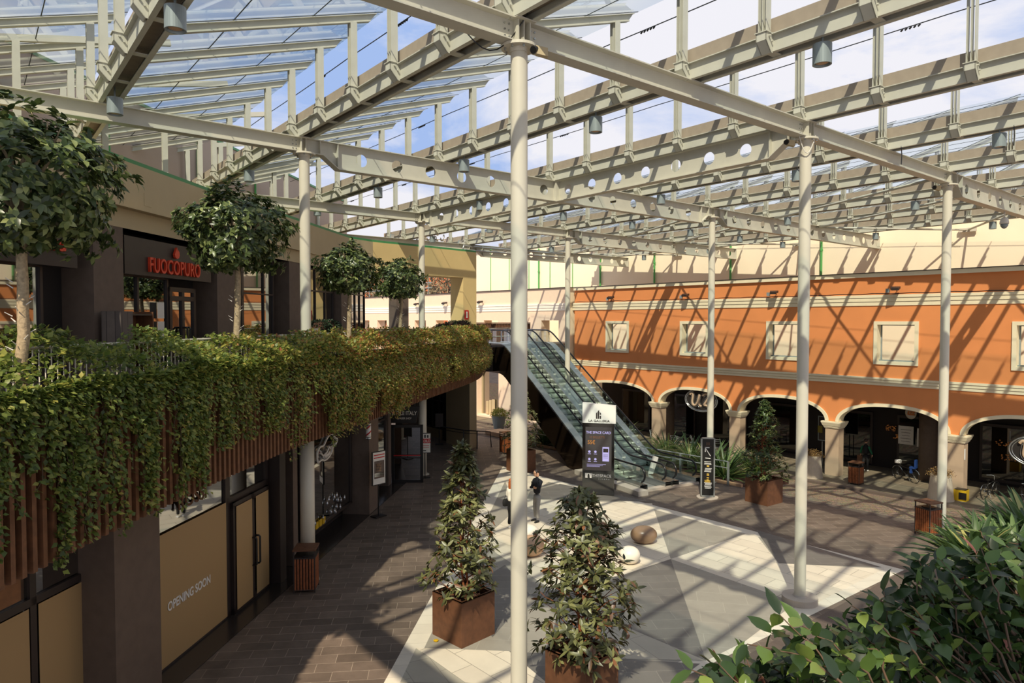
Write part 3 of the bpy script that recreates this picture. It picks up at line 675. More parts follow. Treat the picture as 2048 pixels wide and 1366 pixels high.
def film(Fr, s0, s1, z0, z1, n, r):
    m = MB(); m.slab([onp(Fr, s0, z0, n), onp(Fr, s1, z0, n), onp(Fr, s1, z1, n), onp(Fr, s0, z1, n)], Fr[2] * .004); m.build('window_film', M['film'], r)
r = shopfront(FrS, sS(6.5), sS(11.4), .12, 3.55, -.1, [sS(8.35), sS(10.27)], 2.72, glass='mirror', fw=.12)
film(FrS, sS(8.45), sS(10.18), .2, 2.64, 0.0, r); film(FrS, sS(10.36), sS(11.28), .2, 2.64, 0.0, r)
m = MB(); m.slab([onp(FrS, sS(9.3), .7, .01), onp(FrS, sS(9.75), .7, .01), onp(FrS, sS(9.75), 1.35, .01), onp(FrS, sS(9.3), 1.35, .01)], FrS[2] * .003); m.build('paper_notice', M['offwhite'], r)
r = shopfront(FrS, sS(12.45), sS(15.85), .0, 3.55, -.1, [], None, glass='mirror', fw=.06); film(FrS, sS(12.5), sS(15.8), .06, 2.75, .0, r)
text('OPENING SOON', .26, M['white'], basis(onp(FrS, sS(14.32), 1.22, .012), FrS[1], Zv), r, .002, bold=.006, sx=.80)
text('ROSSI', .42, M['corten'], basis(onp(FrS, sS(14.45), 3.22, .02), FrS[1], Zv), r, .01, bold=.005)
r = shopfront(FrS, sS(15.85), sS(17.9), 0, 3.55, -.1, [], 2.75, glass='mirror', fw=.14)
d = shopfront(FrS, sS(15.98), sS(17.8), .02, 2.68, -.02, [sS(16.93)], None, glass='mirror', fw=.15, nm='door_2')
film(FrS, sS(16.08), sS(16.84), .1, 2.58, .10, d); film(FrS, sS(17.04), sS(17.7), .1, 2.58, .10, d); handle(FrS, sS(17.02), 1.25, .08, d, .7); handle(FrS, sS(16.84), 1.25, .08, d, .7)
# barber shop window
r = shopfront(FrS, sS(20.0), sS(24.3), .45, 3.55, -.1, [sS(20.9)], None, glass='mirror', fw=.08)
m = MB(); rr = random.Random(3); base = [(-.8, .0), (-.8, .32), (-.55, .5), (-.3, .42), (-.05, .72), (.25, .92), (.55, .85), (.7, .55), (.95, .5), (.75, .2), (.5, .22), (.4, -.1), (.1, -.3), (-.2, -.36), (-.45, -.2), (-.75, -.3)]
pts = [onp(FrS, sS(21.95) + x, 2.72 + z * .62, .01) for x, z in base]; pts = smooth(pts + [pts[0]], 2)
m.tube(pts, .035, 5); m.tube([onp(FrS, sS(21.95) + x, 2.72 + z * .8, .01) for x, z in [(-.5, .1), (-.3, -.05), (0, .02), (.2, .2), (.3, .1)]], .03, 5)
m.tube([onp(FrS, sS(21.95) + x, 2.72 + z * .8, .01) for x, z in [(-.25, -.12), (.05, -.1), (.2, -.05)]], .06, 5)
m.build('cloud_emblem', M['offwhite'], r)
for i in range(18):
    y = 20.9 + rr.random() * 2.6; z = .5 + rr.random() * .5 * (1.3 if i % 3 else .4); mt = M['yellow'] if i < 3 else M['chrome']
    if i < 3: y = 21.05 + i * .28; z = .52
    m = MB(); m.lathe(onp(FrS, sS(y), z, .02), [(.03, 0), (.035, .05), (.02, .1), (.02, .15)], 8) if i > 2 else m.box(onp(FrS, sS(y), z + .1, .02), (.2, .04, .2), FrS[1], FrS[2])
    m.build('display_bottle' if i > 2 else 'yellow_box', mt, label=('small bottle on display in the barber shop window' if i > 2 else 'yellow box at the foot of the barber shop window'), cat='bottle' if i > 2 else 'box', group='bottles in the barber window' if i > 2 else 'yellow boxes in the barber window')
# second shop: lit strip + door box + hanging sign
r = shopfront(FrS, sS(25.55), sS(28.5), .3, 3.55, -.1, [sS(26.6)], 2.9, glass='mirror', fw=.08)
text('CON CUCINA', .22, emis('warm_letters', C(250, 220, 160), .8), basis(onp(FrS, sS(26.6), 3.2, .03), FrS[1], Zv), r, .004, bold=.004)
m = MB(); rr = random.Random(9)
for k in range(14): m.box(onp(FrS, sS(25.9 + rr.random() * .9), 1.6 + rr.random() * 1.2, .02), (.16, .02, .05), FrS[1], FrS[2])
m.build('lit_shelf', emis('shop_orange', C(220, 120, 40), .35), r)
ob = thing('open_door_leaf', onp(FrS, sS(29.5), 0, .2), 'dark glazed door leaf standing open below the LITTLE ITALY sign', 'door')
dd = Vector((1, .05, 0)).normalized(); oq = onp(FrS, sS(29.2), 0, 0); m = MB()
for za, zb, xa, xb in [(0, .12, 0, 1.35), (2.38, 2.50, 0, 1.35), (0, 2.50, 0, .12), (0, 2.50, 1.23, 1.35), (1.05, 1.10, 0, 1.35)]:
    m.slab([oq + dd * xa + Zv * za, oq + dd * xb + Zv * za, oq + dd * xb + Zv * zb, oq + dd * xa + Zv * zb], Vector((0, .07, 0)))
m.build('leaf_frame', M['black'], ob)
m = MB(); m.slab([oq + dd * .1 + Vector((0, .03, .1)), oq + dd * 1.25 + Vector((0, .03, .1)), oq + dd * 1.25 + Vector((0, .03, 2.5)), oq + dd * .1 + Vector((0, .03, 2.5))], Vector((0, .015, 0))); m.build('pane', M['mirror'], ob)
m = MB(); m.slab([oq + dd * .1 + Vector((0, -.02, 1.17)), oq + dd * 1.25 + Vector((0, -.02, 1.17)), oq + dd * 1.25 + Vector((0, -.02, 1.2)), oq + dd * .1 + Vector((0, -.02, 1.2))], Vector((0, -.01, 0))); m.build('red_strip', M['red'], ob)
sg = thing('hanging_sign', oq + Vector((.2, 0, 2.75)), 'black tapered shop sign reading LITTLE ITALY', 'shop sign'); m = MB(); c = oq + Vector((.55, -.02, 2.95))
m.slab([c + Vector((-.62, 0, -.36)), c + Vector((.5, 0, -.36)), c + Vector((.68, 0, .36)), c + Vector((-.62, 0, .36))], Vector((0, .12, 0))); m.build('board', M['black'], sg)
text('LITTLE ITALY', .23, M['offwhite'], basis(c + Vector((.02, -.01, .06)), (1, 0, 0), Zv), sg, .004, sx=.8, bold=.003)
text('BARBER SHOP', .12, M['offwhite'], basis(c + Vector((.02, -.01, -.16)), (1, 0, 0), Zv), sg, .003, sx=.8)
for x in (-.4, .45): m = MB(); m.cyl(c + Vector((x, .06, .34)), c + Vector((x, .06, 1.12)), .015, n=6); m.build('hanger', M['black'], sg)
# barber pole
r = thing('barber_pole', onp(FrS, sS(24.2), 3.0, .9), 'red and white striped barber pole hanging under the slats', 'barber pole'); c = onp(FrS, sS(23.9), 3.12, .75)
m = MB(); m.lathe(c, [(.06, -.3), (.11, -.26), (.09, -.2)], 14); m.build('end_cap', M['chrome'], r, smooth=True); m = MB(); m.lathe(c, [(.09, .2), (.11, .26), (.05, .32)], 14); m.build('end_cap', M['chrome'], r, smooth=True)
m = MB(); m.cyl(c - Zv * .2, c + Zv * .2, .09, n=20); m.build('drum', M['white'], r, smooth=True); m = MB(); m.bar(c + Zv * .3, c + Zv * .95, .03, .03); m.bar(c + Zv * .3, c + Zv * .3 - FrS[2] * .8, .03, .03); m.build('arm', M['black'], r)
n_ = 40
for j in range(2):
    m = MB()
    pts = [(a * 2 * pi * .9 + j * pi, -.2 + .4 * a) for a in [k / n_ for k in range(n_ + 1)]]
    for (a0, z0), (a1, z1) in zip(pts, pts[1:]):
        m.poly([c + Vector((.093 * cos(a0), .093 * sin(a0), z0 - .03)), c + Vector((.093 * cos(a1), .093 * sin(a1), z1 - .03)), c + Vector((.093 * cos(a1), .093 * sin(a1), z1 + .03)), c + Vector((.093 * cos(a0), .093 * sin(a0), z0 + .03))])
    m.build('red_stripe', M['red'], r)
# end piece: glazed bay with wall base
FrE = frame_of(Vector((-5.3, 41.6, 0)), Vector((-3.85, 39.75, 0)))
m = MB(); wall_path(m, [Vector((-5.0, 30.9, 0)), Vector((-5.35, 41.6, 0))], 0, FZ0, .3); m.build('wall_left_far', M['interior'], kind=S)
m = MB(); m.slab([onp(FrE, 0, 0), onp(FrE, 2.3, 0), onp(FrE, 2.3, .55), onp(FrE, 0, .55)], FrE[2] * -.3); m.build('wall_left_base', M['beige'], kind=S)
shopfront(FrE, 0, 2.3, .55, 4.0, -.1, [.75, 1.55], 2.2, glass='clearglass', fr='black', fw=.05)
m = MB(); m.box(Vector((-9.0, 52, 1.4)), (8.6, .4, 5.4)); m.build('wall_street', M['pinkwall'], kind=S)
m = MB(); m.box(onp(FrE, 2.5, 2.02, -.1), (.5, .6, 4.04), FrE[1], FrE[2]); m.build('wall_pier_dark', M['interior'], kind=S)
# ================================================================ ROOF STEELWORK
ZB = 11.42; ZT = 11.80; ZH = 11.10           # underside / top of plain beams, underside of the deep perforated beams
def node_cut(p, q, c0=.22, c1=.22):
    d = (q - p).normalized(); return p + d * c0, q - d * c1, d
def plain_beam(p, q, label, c0=.1, c1=.1):
    a, b, d = node_cut(p, q, c0, c1); zc = (ZB + ZT) / 2
    m = MB(); m.ibeam(a + Zv * zc, b + Zv * zc, ZT - ZB, .28, .022, .014)
    x = d.cross(Zv)
    for s in (0.02, (b - a).length - .02):
        m.box(a + d * s + Zv * zc, (.02, .28, ZT - ZB - .03), d, x)
    for k in (1,):
        pass
    r = m.build('roof_beam', M['steel'], label=label, cat='steel beam')
    m = MB()
    for e, sg in ((a, 1), (b, -1)):
        for i in range(2):
            for j in range(3):
                pc = e + d * sg * (.12 + i * .09) + Zv * (ZB + .09 + j * .1)
                m.cyl(pc - x * .03, pc + x * .03, .017, n=6)
    m.build('bolts', M['chrome'], r, kind=None); return r
def holed_beam(p, q, label, h0=True, h1=True, end_plate=False):
    a, b, d = node_cut(p, q, .1 if h0 else .0, .1 if h1 else .0); L = (b - a).length; x = d.cross(Zv); t = .016
    m = MB(); s0 = .98 if h0 else .02; s1 = L - (.98 if h1 else .02)
    n = max(2, round((s1 - s0) / 1.17)); pw = (s1 - s0) / n; R = .175; zc = (ZH + ZT) / 2; hh = (ZT - ZH) / 2
    for i in range(n):
        c = a + d * (s0 + pw * (i + .5)) + Zv * zc; vs = []
        K = 24
        for sd_ in (-1, 1):
            for k in range(K):
                an = 2 * pi * k / K; ca, sa = cos(an), sin(an)
                vs.append(c + d * (R * ca) + Zv * (R * sa) + x * (sd_ * t / 2))
            for k in range(K):
                an = 2 * pi * k / K; ca, sa = cos(an), sin(an); f = min(pw / 2 / max(abs(ca), 1e-6), hh / max(abs(sa), 1e-6))
                vs.append(c + d * (f * ca) + Zv * (f * sa) + x * (sd_ * t / 2))
        fs = []
        for sd_ in (0, 1):
            o = sd_ * 2 * K
            for k in range(K): fs.append((o + k, o + (k + 1) % K, o + K + (k + 1) % K, o + K + k))
        for k in range(K): fs.append((k, (k + 1) % K, 2 * K + (k + 1) % K, 2 * K + k))
        m.add(vs, fs)
        # corner fill
        for sx in (-1, 1):
            for sz in (-1, 1):
                ang = atan2(hh, pw / 2); ks = 2 * pi / K
                kk = int(ang / ks); f1 = pw / 2 / cos(kk * ks); f2 = hh / sin((kk + 1) * ks)
                pts = [c + d * (sx * pw / 2) + Zv * (sz * f1 * sin(kk * ks)), c + d * (sx * pw / 2) + Zv * (sz * hh), c + d * (sx * f2 * cos((kk + 1) * ks)) + Zv * (sz * hh)]
                m.slab([p_ - x * t / 2 for p_ in pts], x * t)
    for flag, e, sg in ((h0, a, 1), (h1, b, -1)):
        if flag:
            pts = [(0, ZT), (.98, ZT), (.98, ZH), (.82, ZH), (.38, ZB), (0, ZB)]
            m.slab([e + d * (sg * s) + Zv * z - x * t / 2 for s, z in pts], x * t)
            m.bar(e + Zv * ZB, e + d * sg * .38 + Zv * ZB, .28, .022, Zv); m.bar(e + d * sg * .38 + Zv * ZB, e + d * sg * .82 + Zv * ZH, .28, .022, Zv)
            for s_ in (.30, .80): m.box(e + d * sg * s_ + Zv * ((ZT + (ZB if s_ < .5 else ZH)) / 2), (.016, .26, ZT - (ZB if s_ < .5 else ZH)), d, x)
    fa = a + d * (.82 if h0 else 0); fb = b - d * (.82 if h1 else 0)
    m.bar(fa + Zv * ZH, fb + Zv * ZH, .28, .022, Zv); m.bar(a + Zv * (ZT - .011), b + Zv * (ZT - .011), .28, .022, Zv)
    if end_plate: m.box(b - d * .02 + Zv * zc, (.02, .3, ZT - ZH), d, x)
    return m.build('perforated_beam', M['steel'], label=label, cat='steel beam')
plain_beam(G(-1, 0), G(0, 0), 'plain steel roof beam running up left from the nearest tall column')
plain_beam(G(0, 0), G(1, 0), 'plain steel roof beam between the nearest tall column and the right column')
plain_beam(G(1, 0), G(2, 0), 'plain steel roof beam right of the right column, towards the edge column')
plain_beam(G(-1.4, 1), G(0, 1), 'plain steel roof beam coming in from the left edge of the photo to the gallery column')
plain_beam(G(-.2, 2), G(1, 2), 'plain steel roof beam reaching the column beside the fourth round tree from the left')
plain_beam(G(1, 2), G(2, 2), 'plain steel roof beam above the escalator, ending at the thin middle column')
plain_beam(G(.7, 3), G(2, 3), 'plain steel roof beam low over the green coping of the portal wall')
plain_beam(G(0, -1), G(2, -1), 'plain steel roof beam overhead beyond the right edge')
holed_beam(G(0, 1), G(1, 1), 'perforated steel beam from the gallery column to the joint in mid air', True, False)
holed_beam(G(1, 1), G(1, 0), 'perforated steel beam rising right to the top of the right column', False, True)
holed_beam(G(1, 1), G(1, 2), 'perforated steel beam behind the nearest column, ending at the far left column', False, True)
holed_beam(G(1, 1), G(2, 1), 'perforated steel beam from the mid air joint to the column behind the wayfinding sign', False, True)
holed_beam(G(2, 0), G(3.9, 0), 'perforated steel beam leaving the photo at the right edge', True, False, True)
holed_beam(G(2, 1), G(3.755, 1), 'long perforated steel beam ending at the cream wall, highest of the three free ends', True, False, True)
holed_beam(G(2, 2), G(3.705, 2), 'long perforated steel beam ending at the cream wall, middle of the three free ends', True, False, True)
holed_beam(G(2, 3), G(3.635, 3), 'perforated steel beam ending at the cream wall, lowest of the three free ends', True, False, True)
holed_beam(G(2, -1), G(3.95, -1), 'perforated steel beam beyond the right edge of the photo', True, False, True)
# columns
cols = {(0, 0): 'nearest tall round steel column in the middle of the photo', (1, 0): 'tall round steel column with a stone disc at its foot on the paving', (2, 0): 'tall round steel column behind the wooden litter bin at right',
        (0, 1): 'round steel column rising through the gallery planter', (2, 1): 'round steel column standing behind the black wayfinding sign', (1, 2): 'round steel column beside the fourth round tree, far end of the gallery',
        (2, 2): 'thin looking round steel column between the escalators and the orange wall', (2, 3): 'round steel column hidden behind the portal wall', (2, -1): 'round steel column beyond the right edge', (1, -1): 'round steel column to the right behind the hedge'}
for (a, b), lb in cols.items():
    p = G(a, b); r = thing('roof_column', p, lb, 'column')
    m = MB(); m.cyl(p, p + Zv * (ZB - .04), .137, n=40, caps=False); m.build('shaft', M['column'], r, smooth=True)
    m = MB(); m.cyl(p + Zv * (ZB - .05), p + Zv * (ZB - .005), .29, n=32); m.cyl(p + Zv * (ZB - .12), p + Zv * (ZB - .05), .15, .16, n=32)
    m.build('cap_plate', M['column'], r)
    m = MB()
    for k in range(8):
        q = p + Vector((.235 * cos(k * pi / 4 + .3), .235 * sin(k * pi / 4 + .3), ZB - .09)); m.cyl(q, q + Zv * .06, .022, n=6)
    m.build('bolts', M['chrome'], r)
    m = MB()
    for ax in (U, V): m.box(p + Zv * (ZB + ZT) / 2, (.018, .26, ZT - ZB), ax, ax.cross(Zv))
    m.box(p + Zv * (ZT - .01), (.4, .4, .02), U, V); m.build('node_stiffener', M['steel'], r)
    m = MB()
    if (a, b) == (1, 0): m.cyl(p, p + Zv * .16, .42, n=40); m.cyl(p + Zv * .16, p + Zv * .19, .17, .15, n=30); m.build('base_disc', M['discstone'], r, smooth=False)
    else: m.cyl(p, p + Zv * .03, .30, n=32); m.build('base_plate', M['column'], r)
    if (a, b) in ((0, 1), (1, 2)):
        m = MB(); m.cyl(p, p + Zv * FZ0, .19, n=36); m.build('lower_casing', M['column'], r, smooth=True)
m = MB(); p = G(1, 1); m.box(p + Zv * (ZH + ZT) / 2, (.3, .3, ZT - ZH + .03), U, V); m.build('beam_joint', M['steel'], label='steel joint box where four perforated beams meet in mid air', cat='joint')
# gutters with posts
SPB = .2
def bmax(a):
    # stop at the rear wall on the left
    b = 3.3
    for i in range(400):
        q = G(a, i * .01)
        xw = -13.7 + (q.y - 18.3) * .1214
        if q.x < xw + .1: b = i * .01; break
    return min(b, 3.3)
POST_H = 1.42; ZG = 12.10
pm = MB()          # post template at origin, then bracket
P_ = Vector((0, 0, 0))
pm.box(Vector((0, 0, POST_H / 2)), (.016, .15, POST_H), U, V)
for s in (-1, 1): pm.box(U * (s * .07) + Zv * (POST_H / 2), (.014, .15, POST_H), U, V)
pm = MB()
pm.box(Vector((0, 0, POST_H / 2)), (.15, .012, POST_H), U, V)
for s in (-1, 1): pm.box(V * (s * .075) + Zv * (POST_H / 2), (.15, .014, POST_H), U, V)
post0 = pm.build('post', M['steelgreen'], origin=(0, 0, 0)); postmesh = post0.data; bpy.data.objects.remove(post0)
bm_ = MB(); w2 = .1
prof = [(-.11, 0), (.11, 0), (.11, -.33), (.06, -.33), (-.11, -.14)]
bm_.slab([U * s + Zv * z - V * w2 for s, z in prof], V * .016); bm_.slab([U * s + Zv * z + V * (w2 - .016) for s, z in prof], V * .016)
bm_.slab([U * -.11 + Zv * 0 - V * w2, U * -.11 - V * w2 + Zv * -.14, U * -.11 + V * w2 + Zv * -.14, U * -.11 + V * w2], U * .016)
bm_.slab([U * -.11 - V * w2 + Zv * -.14, U * .06 - V * w2 + Zv * -.33, U * .06 + V * w2 + Zv * -.33, U * -.11 + V * w2 + Zv * -.14], U * .016)
bm_.box(Vector((0, 0, .008)), (.26, .24, .016), U, V)
for s in (-1, 1): bm_.cyl(V * (.1 * s) + U * -.02 + Zv * -.06, V * (.14 * s) + U * -.02 + Zv * -.06, .02, n=6); bm_.cyl(V * (.1 * s) + U * .05 + Zv * -.14, V * (.14 * s) + U * .05 + Zv * -.14, .02, n=6)
br0 = bm_.build('bracket', M['steelgreen'], origin=(0, 0, 0)); brmesh = br0.data; bpy.data.objects.remove(br0)
gut_names = ['far left gutter', 'top left gutter', 'gutter over the nearest column', 'gutter right of the nearest column', 'gutter over the right column', 'gutter right of the right column', 'gutter over the edge column', 'gutter right of the edge column', 'second gutter from the cream wall', 'gutter next to the cream wall']
bays = {}
for gi, k in enumerate(range(-2, 8)):
    a = k / 2; b0 = -1.3; b1 = bmax(a); P0_, P1g = G(a, b0), G(a, b1)
    if k >= 6: b0 = -1.3
    r = thing('roof_gutter_beam', G(a, b0, ZT), 'long twin channel beam forming the %s' % gut_names[gi], 'gutter beam')
    for sd_ in (-1, 1):
        m = MB(); zc = (ZT + ZG) / 2; o = U * (sd_ * .20)
        m.box((P0_ + P1g) / 2 + o * 1.0 + Zv * zc, ((P1g - P0_).length, .014, ZG - ZT), V, U)
        for zz_ in (ZT + .01, ZG - .01): m.box((P0_ + P1g) / 2 + o + U * (-sd_ * .04 if zz_ < ZT + .1 else sd_ * .035) + Zv * zz_, ((P1g - P0_).length, .09, .018), V, U)
        m.build('channel', M['steelgreen'], r)
    m = MB(); n = int((b1 - b0) / .2)
    for i in range(n + 1): m.box(G(a, b0 + .1 + i * .2, ZT + .03), (.16, .40, .016), V, U)
    m.build('batten_plates', M['steelgreen'], r)
    m = MB(); c = (P0_ + P1g) / 2; L = (P1g - P0_).length
    for sd_ in (-1, 1): m.box(c + U * sd_ * .17 + Zv * (ZG + .08), (L, .012, .44), V, U)
    m.box(c + Zv * (ZG - .13), (L, .34, .012), V, U); m.build('gutter_pan', M['pan'], r)
    bl = []
    j = math.ceil(b0 / SPB)
    while j * SPB < b1 - .02:
        b = j * SPB; q = G(a, b, ZG) - U * .32
        if k > -2:
            o = bpy.data.objects.new('post', postmesh); COL.objects.link(o); o.parent = r; o.location = q - wloc(r)
            e = bpy.data.objects.new('bracket', brmesh); COL.objects.link(e); e.parent = o
        bl.append(j); j += 1
    bays[k] = bl
    # pendant lamps
    for i in range(-3, 6):
        b = .3 + .6 * i
        if k % 2 == 0 and i != 2: continue
        if not (b0 < b < b1 - .05): continue
        bays.setdefault('lamps', []).append((k, b))
lampn = ['far left', 'top left', 'left', 'middle', 'right of middle', 'right column', 'beyond the right column', 'edge column', 'beyond the edge column', 'far right', 'last']
lm = thing('pendant_lamp', G(0, .3, ZT - .42), 'x', 'lamp', 'cylinder lamps under the roof gutters'); p = G(0, .3, ZT - .42)
m = MB(); prof = [(.155, .34), (.155, 0), (.13, 0), (.11, .05)]
m.lathe(p, [(.02, .345), (.155, .345), (.155, 0), (.135, 0), (.12, .06)], 28); m.build('housing', M['lamp'], lm)
m = MB(); m.lathe(p, [(.118, .05), (.10, .03), (.06, .02), (.01, .02)], 20); m.build('lens', M['stonetan'], lm)
m = MB(); m.cyl(p + Zv * .34, p + Zv * .60, .02, n=8); m.build('stem', M['lamp'], lm)
index_kids(lm); first = True
cnt = {}
for k, b in bays['lamps']:
    cnt[k] = cnt.get(k, 0) + 1
    lb = 'grey cylinder lamp under the %s, %s from near end' % (gut_names[k + 2], ORD[cnt[k] - 1])
    if len(lb.split()) > 22: pass
    if first: lm.location = G(k / 2, b, ZT - .42); lm['label'] = lb; first = False
    else: dup(lm, G(k / 2, b, ZT - .42), lb)
# rafters
LR = 4.5 - .32 + .62; x0 = .28; z0 = ZG + .16; z1r = ZG + POST_H; slope = (z1r - z0) / (4.5 - .32 - x0); RD = .15
Sd = (U + Zv * slope).normalized(); Sn = (Zv - U * slope).normalized(); run = (LR - x0) / Sd.dot(U)
m = MB(); base = U * x0 + Zv * z0
hh = RD / 2
m.bar(base + Sn * RD, base + Sd * run + Sn * RD, .11, .014, Sn); m.bar(base, base + Sd * (run - .22), .11, .014, Sn)
m.slab([base + V * -.005, base + Sd * (run - .22) + V * -.005, base + Sd * run + Sn * RD + V * -.005, base + Sn * RD + V * -.005], V * .01)
raf0 = m.build('roof_rafter', M['steelgreen'], origin=(0, 0, 0)); rafmesh = raf0.data; bpy.data.objects.remove(raf0)
# glass cell
run2 = (LR + .18 - .05) / Sd.dot(U); gb = U * .05 + Zv * (z0 - (x0 - .05) * slope) + Sn * (RD + .035)
W2 = SPB * LB
m = MB(); m.poly([gb + V * .03, gb + Sd * run2 + V * .03, gb + Sd * run2 + V * (W2 - .03), gb + V * (W2 - .03)])
gl0 = m.build('glass', M['roofglass'], origin=(0, 0, 0)); glmesh = gl0.data; bpy.data.objects.remove(gl0)
m = MB()
for f in (.34, .67): m.bar(gb + Sd * run2 * f + V * .0, gb + Sd * run2 * f + V * W2, .018, .012, Sn)
m.bar(gb + V * .0 + Sn * .004, gb + Sd * run2 + V * .0 + Sn * .004, .03, .012, Sn)
se0 = m.build('joint_seal', M['seal'], origin=(0, 0, 0)); semesh = se0.data; bpy.data.objects.remove(se0)
m = MB()
for f in (.34, .67):
    for s in (-.06, .06): m.box(gb + Sd * (run2 * f + s) - Sn * .08 + V * .012, (.05, .02, .07), Sd, V)
cl0 = m.build('clamps', M['chrome'], origin=(0, 0, 0)); clmesh = cl0.data; bpy.data.objects.remove(cl0)
bayn = ['leftmost glazed strip of the roof', 'second glazed strip from the left', 'third glazed strip from the left', 'glazed strip right of the nearest column', 'glazed strip left of the right column', 'glazed strip right of the right column', 'glazed strip left of the edge column', 'glazed strip right of the edge column', 'third glazed strip from the cream wall', 'second glazed strip from the cream wall', 'glazed strip beside the cream wall']
for k in range(-2, 7):
    js = sorted(set(bays[k + 1]))
    for i, j in enumerate(js):
        q = G(k / 2, j * SPB)
        o = bpy.data.objects.new('roof_rafter', rafmesh); COL.objects.link(o); o.location = q
        tag(o, 'rafter left of the %s, %s from near end' % (gut_names[k + 3], ORD[i]), 'rafter', 'rafters left of the %s' % gut_names[k + 3])
        if i < len(js) - 1:
            o = thing('roof_glass_panel', q, 'glass panel left of the %s, %s from near end' % (gut_names[k + 3], ORD[i]), 'glass panel', 'glass panels left of the %s' % gut_names[k + 3])
            for me_, nm_ in ((glmesh, 'glass'), (semesh, 'joint_seal'), (clmesh, 'clamps')):
                c = bpy.data.objects.new(nm_, me_); COL.objects.link(c); c.parent = o
    # safety cable along the high edge
    m = MB(); a = k / 2
    pts = [G(a, js[0] * SPB) + U * (LR + .25) + Zv * (z1r + .05), G(a, js[-1] * SPB) + U * (LR + .25) + Zv * (z1r + .05)]
    d = pts[1] - pts[0]; m.tube([pts[0] + d * t - Zv * (.02 * 4 * ((t * 5) % 1) * (1 - (t * 5) % 1)) for t in [i / 60 for i in range(61)]], .012, 5)
    rr = random.Random(k)
    for i in range(7):
        t = (i + .5) / 7
        for h in range(5): m.cyl(pts[0] + d * t + d.normalized() * h * .09 - Zv * .02, pts[0] + d * t + d.normalized() * (h * .09 + .05) - Zv * .06, .02, n=6)
    m.build('safety_cable', M['rubber'], label='thin safety cable along the roof above the %s' % gut_names[k + 3], cat='cable')
# wall strip posts standing on the left roof (left ends of the gutters)
for i, (x, y) in enumerate([(-11.3, 13.0), (-11.2, 15.6), (-11.0, 18.6), (-10.9, 21.6), (-10.6, 25.0), (-9.9, 28.6)]):
    m = MB(); c = Vector((x, y, 0)); zt = 13.3
    for s in (-1, 1): m.box(c + V * (s * .07) + Zv * (9.6 + zt) / 2, (.15, .014, zt - 9.6), U, V)
    m.box(c + Zv * (9.6 + zt) / 2, (.012, .14, zt - 9.6), U, V); m.bar(c + Zv * zt - U * .3, c + U * 3.2 + Zv * (zt + .75), .11, .15)
    m.build('roof_prop', M['steelgreen'], label='slim steel prop on the left roof before the rear wall, %s from the left' % ORD[i], cat='steel post', group='props on the left roof')
# diagonal bracing near the cream wall
def brace(p, q, lb):
    m = MB(); m.cyl(p, q, .05, n=10); m.build('roof_brace', M['steel'], smooth=True, label=lb, cat='brace')
zb = ZT - .08
for i, b in enumerate((-1, 0, 1, 2)):
    wm = W(0, zb, 4.93); Pm = G(0, b + .5); s = (W(0, 0, 4.9) - Pm).dot(WN) / U.dot(WN); apex = Pm + U * s + Zv * zb
    nm = ['beyond the right edge', 'right of the edge column', 'behind the edge column', 'at the far end of the orange wall'][i]
    brace(G(2.98, b, zb), apex, 'near diagonal roof brace meeting the cream wall %s' % nm); brace(G(2.98, b + 1, zb), apex, 'far diagonal roof brace meeting the cream wall %s' % nm)
    brace(G(2.48, b + .02, zb), G(2.98, b + .98, zb), 'diagonal tube brace between two gutters %s' % nm)
    m = MB(); m.box(apex - WN * .05, (.8, .1, .2), WDn, WN); m.build('brace_bracket', M['steel'], label='white wall bracket where two roof braces meet %s' % nm, cat='bracket')
brace(G(2.02, 0.03, zb), G(2.48, .96, zb), 'diagonal tube brace left of the edge column'); brace(G(2.02, 1.03, zb), G(2.48, 1.96, zb), 'diagonal tube brace over the wayfinding sign column')
# small fixtures
def floodbox(p, lb, d=(1, -.6, -.3), sz=.26):
    r = thing('floodlight', p, lb, 'floodlight'); dd_ = Vector(d).normalized(); x = dd_.cross(Zv).normalized(); y = x.cross(dd_)
    m = MB(); m.box(p, (.09, sz, sz * .8), dd_, x, y); m.build('housing', M['lamp'], r)
    m = MB(); m.box(p + dd_ * .05, (.01, sz * .85, sz * .65), dd_, x, y); m.build('lens', M['white'], r)
    m = MB(); m.box(p - Zv * sz * .5, (.03, .03, .16)); m.build('arm', M['black'], r)
floodbox(G(1.38, 3, ZT + .12), 'square floodlight on the low plain beam, left of the far left column'); floodbox(G(1.91, 3, ZT + .12), 'square floodlight on the low plain beam above the green coping corner')
for i, (a, b, dx) in enumerate([(0, 0, .36), (1, 0, -.42), (2, 0, -.42)]):
    p = G(a, b, ZB - .14) + Vector((dx, -.12, 0)); r = thing('motion_sensor', p, 'small beige sensor box under the top of the %s' % ['nearest column', 'right column', 'edge column'][i], 'sensor')
    m = MB(); m.box(p, (.2, .12, .13), Vector((1, .2, -.15)).normalized()); m.build('body', M['beige'], r); m = MB(); m.cyl(p + Vector((-.1, -.03, .03)), p + Vector((-.14, -.08, .0)), .06, n=14); m.build('lens', M['black'], r)
p = ground(1922, 466, 0) if False else G(2.62, 0, ZH - .55)
r = thing('dome_camera', p, 'white dome camera hanging under the perforated beam at the right edge', 'security camera')
m = MB(); m.cyl(p + Zv * .3, p + Zv * .55, .025, n=8); m.lathe(p, [(.03, .34), (.12, .28), (.15, .15), (.15, .08)], 20); m.build('housing', M['offwhite'], r, smooth=True)
m = MB(); m.lathe(p, [(.13, .08), (.12, 0), (.07, -.07), (.01, -.1)], 20); m.build('dome', M['lamp'], r, smooth=True)
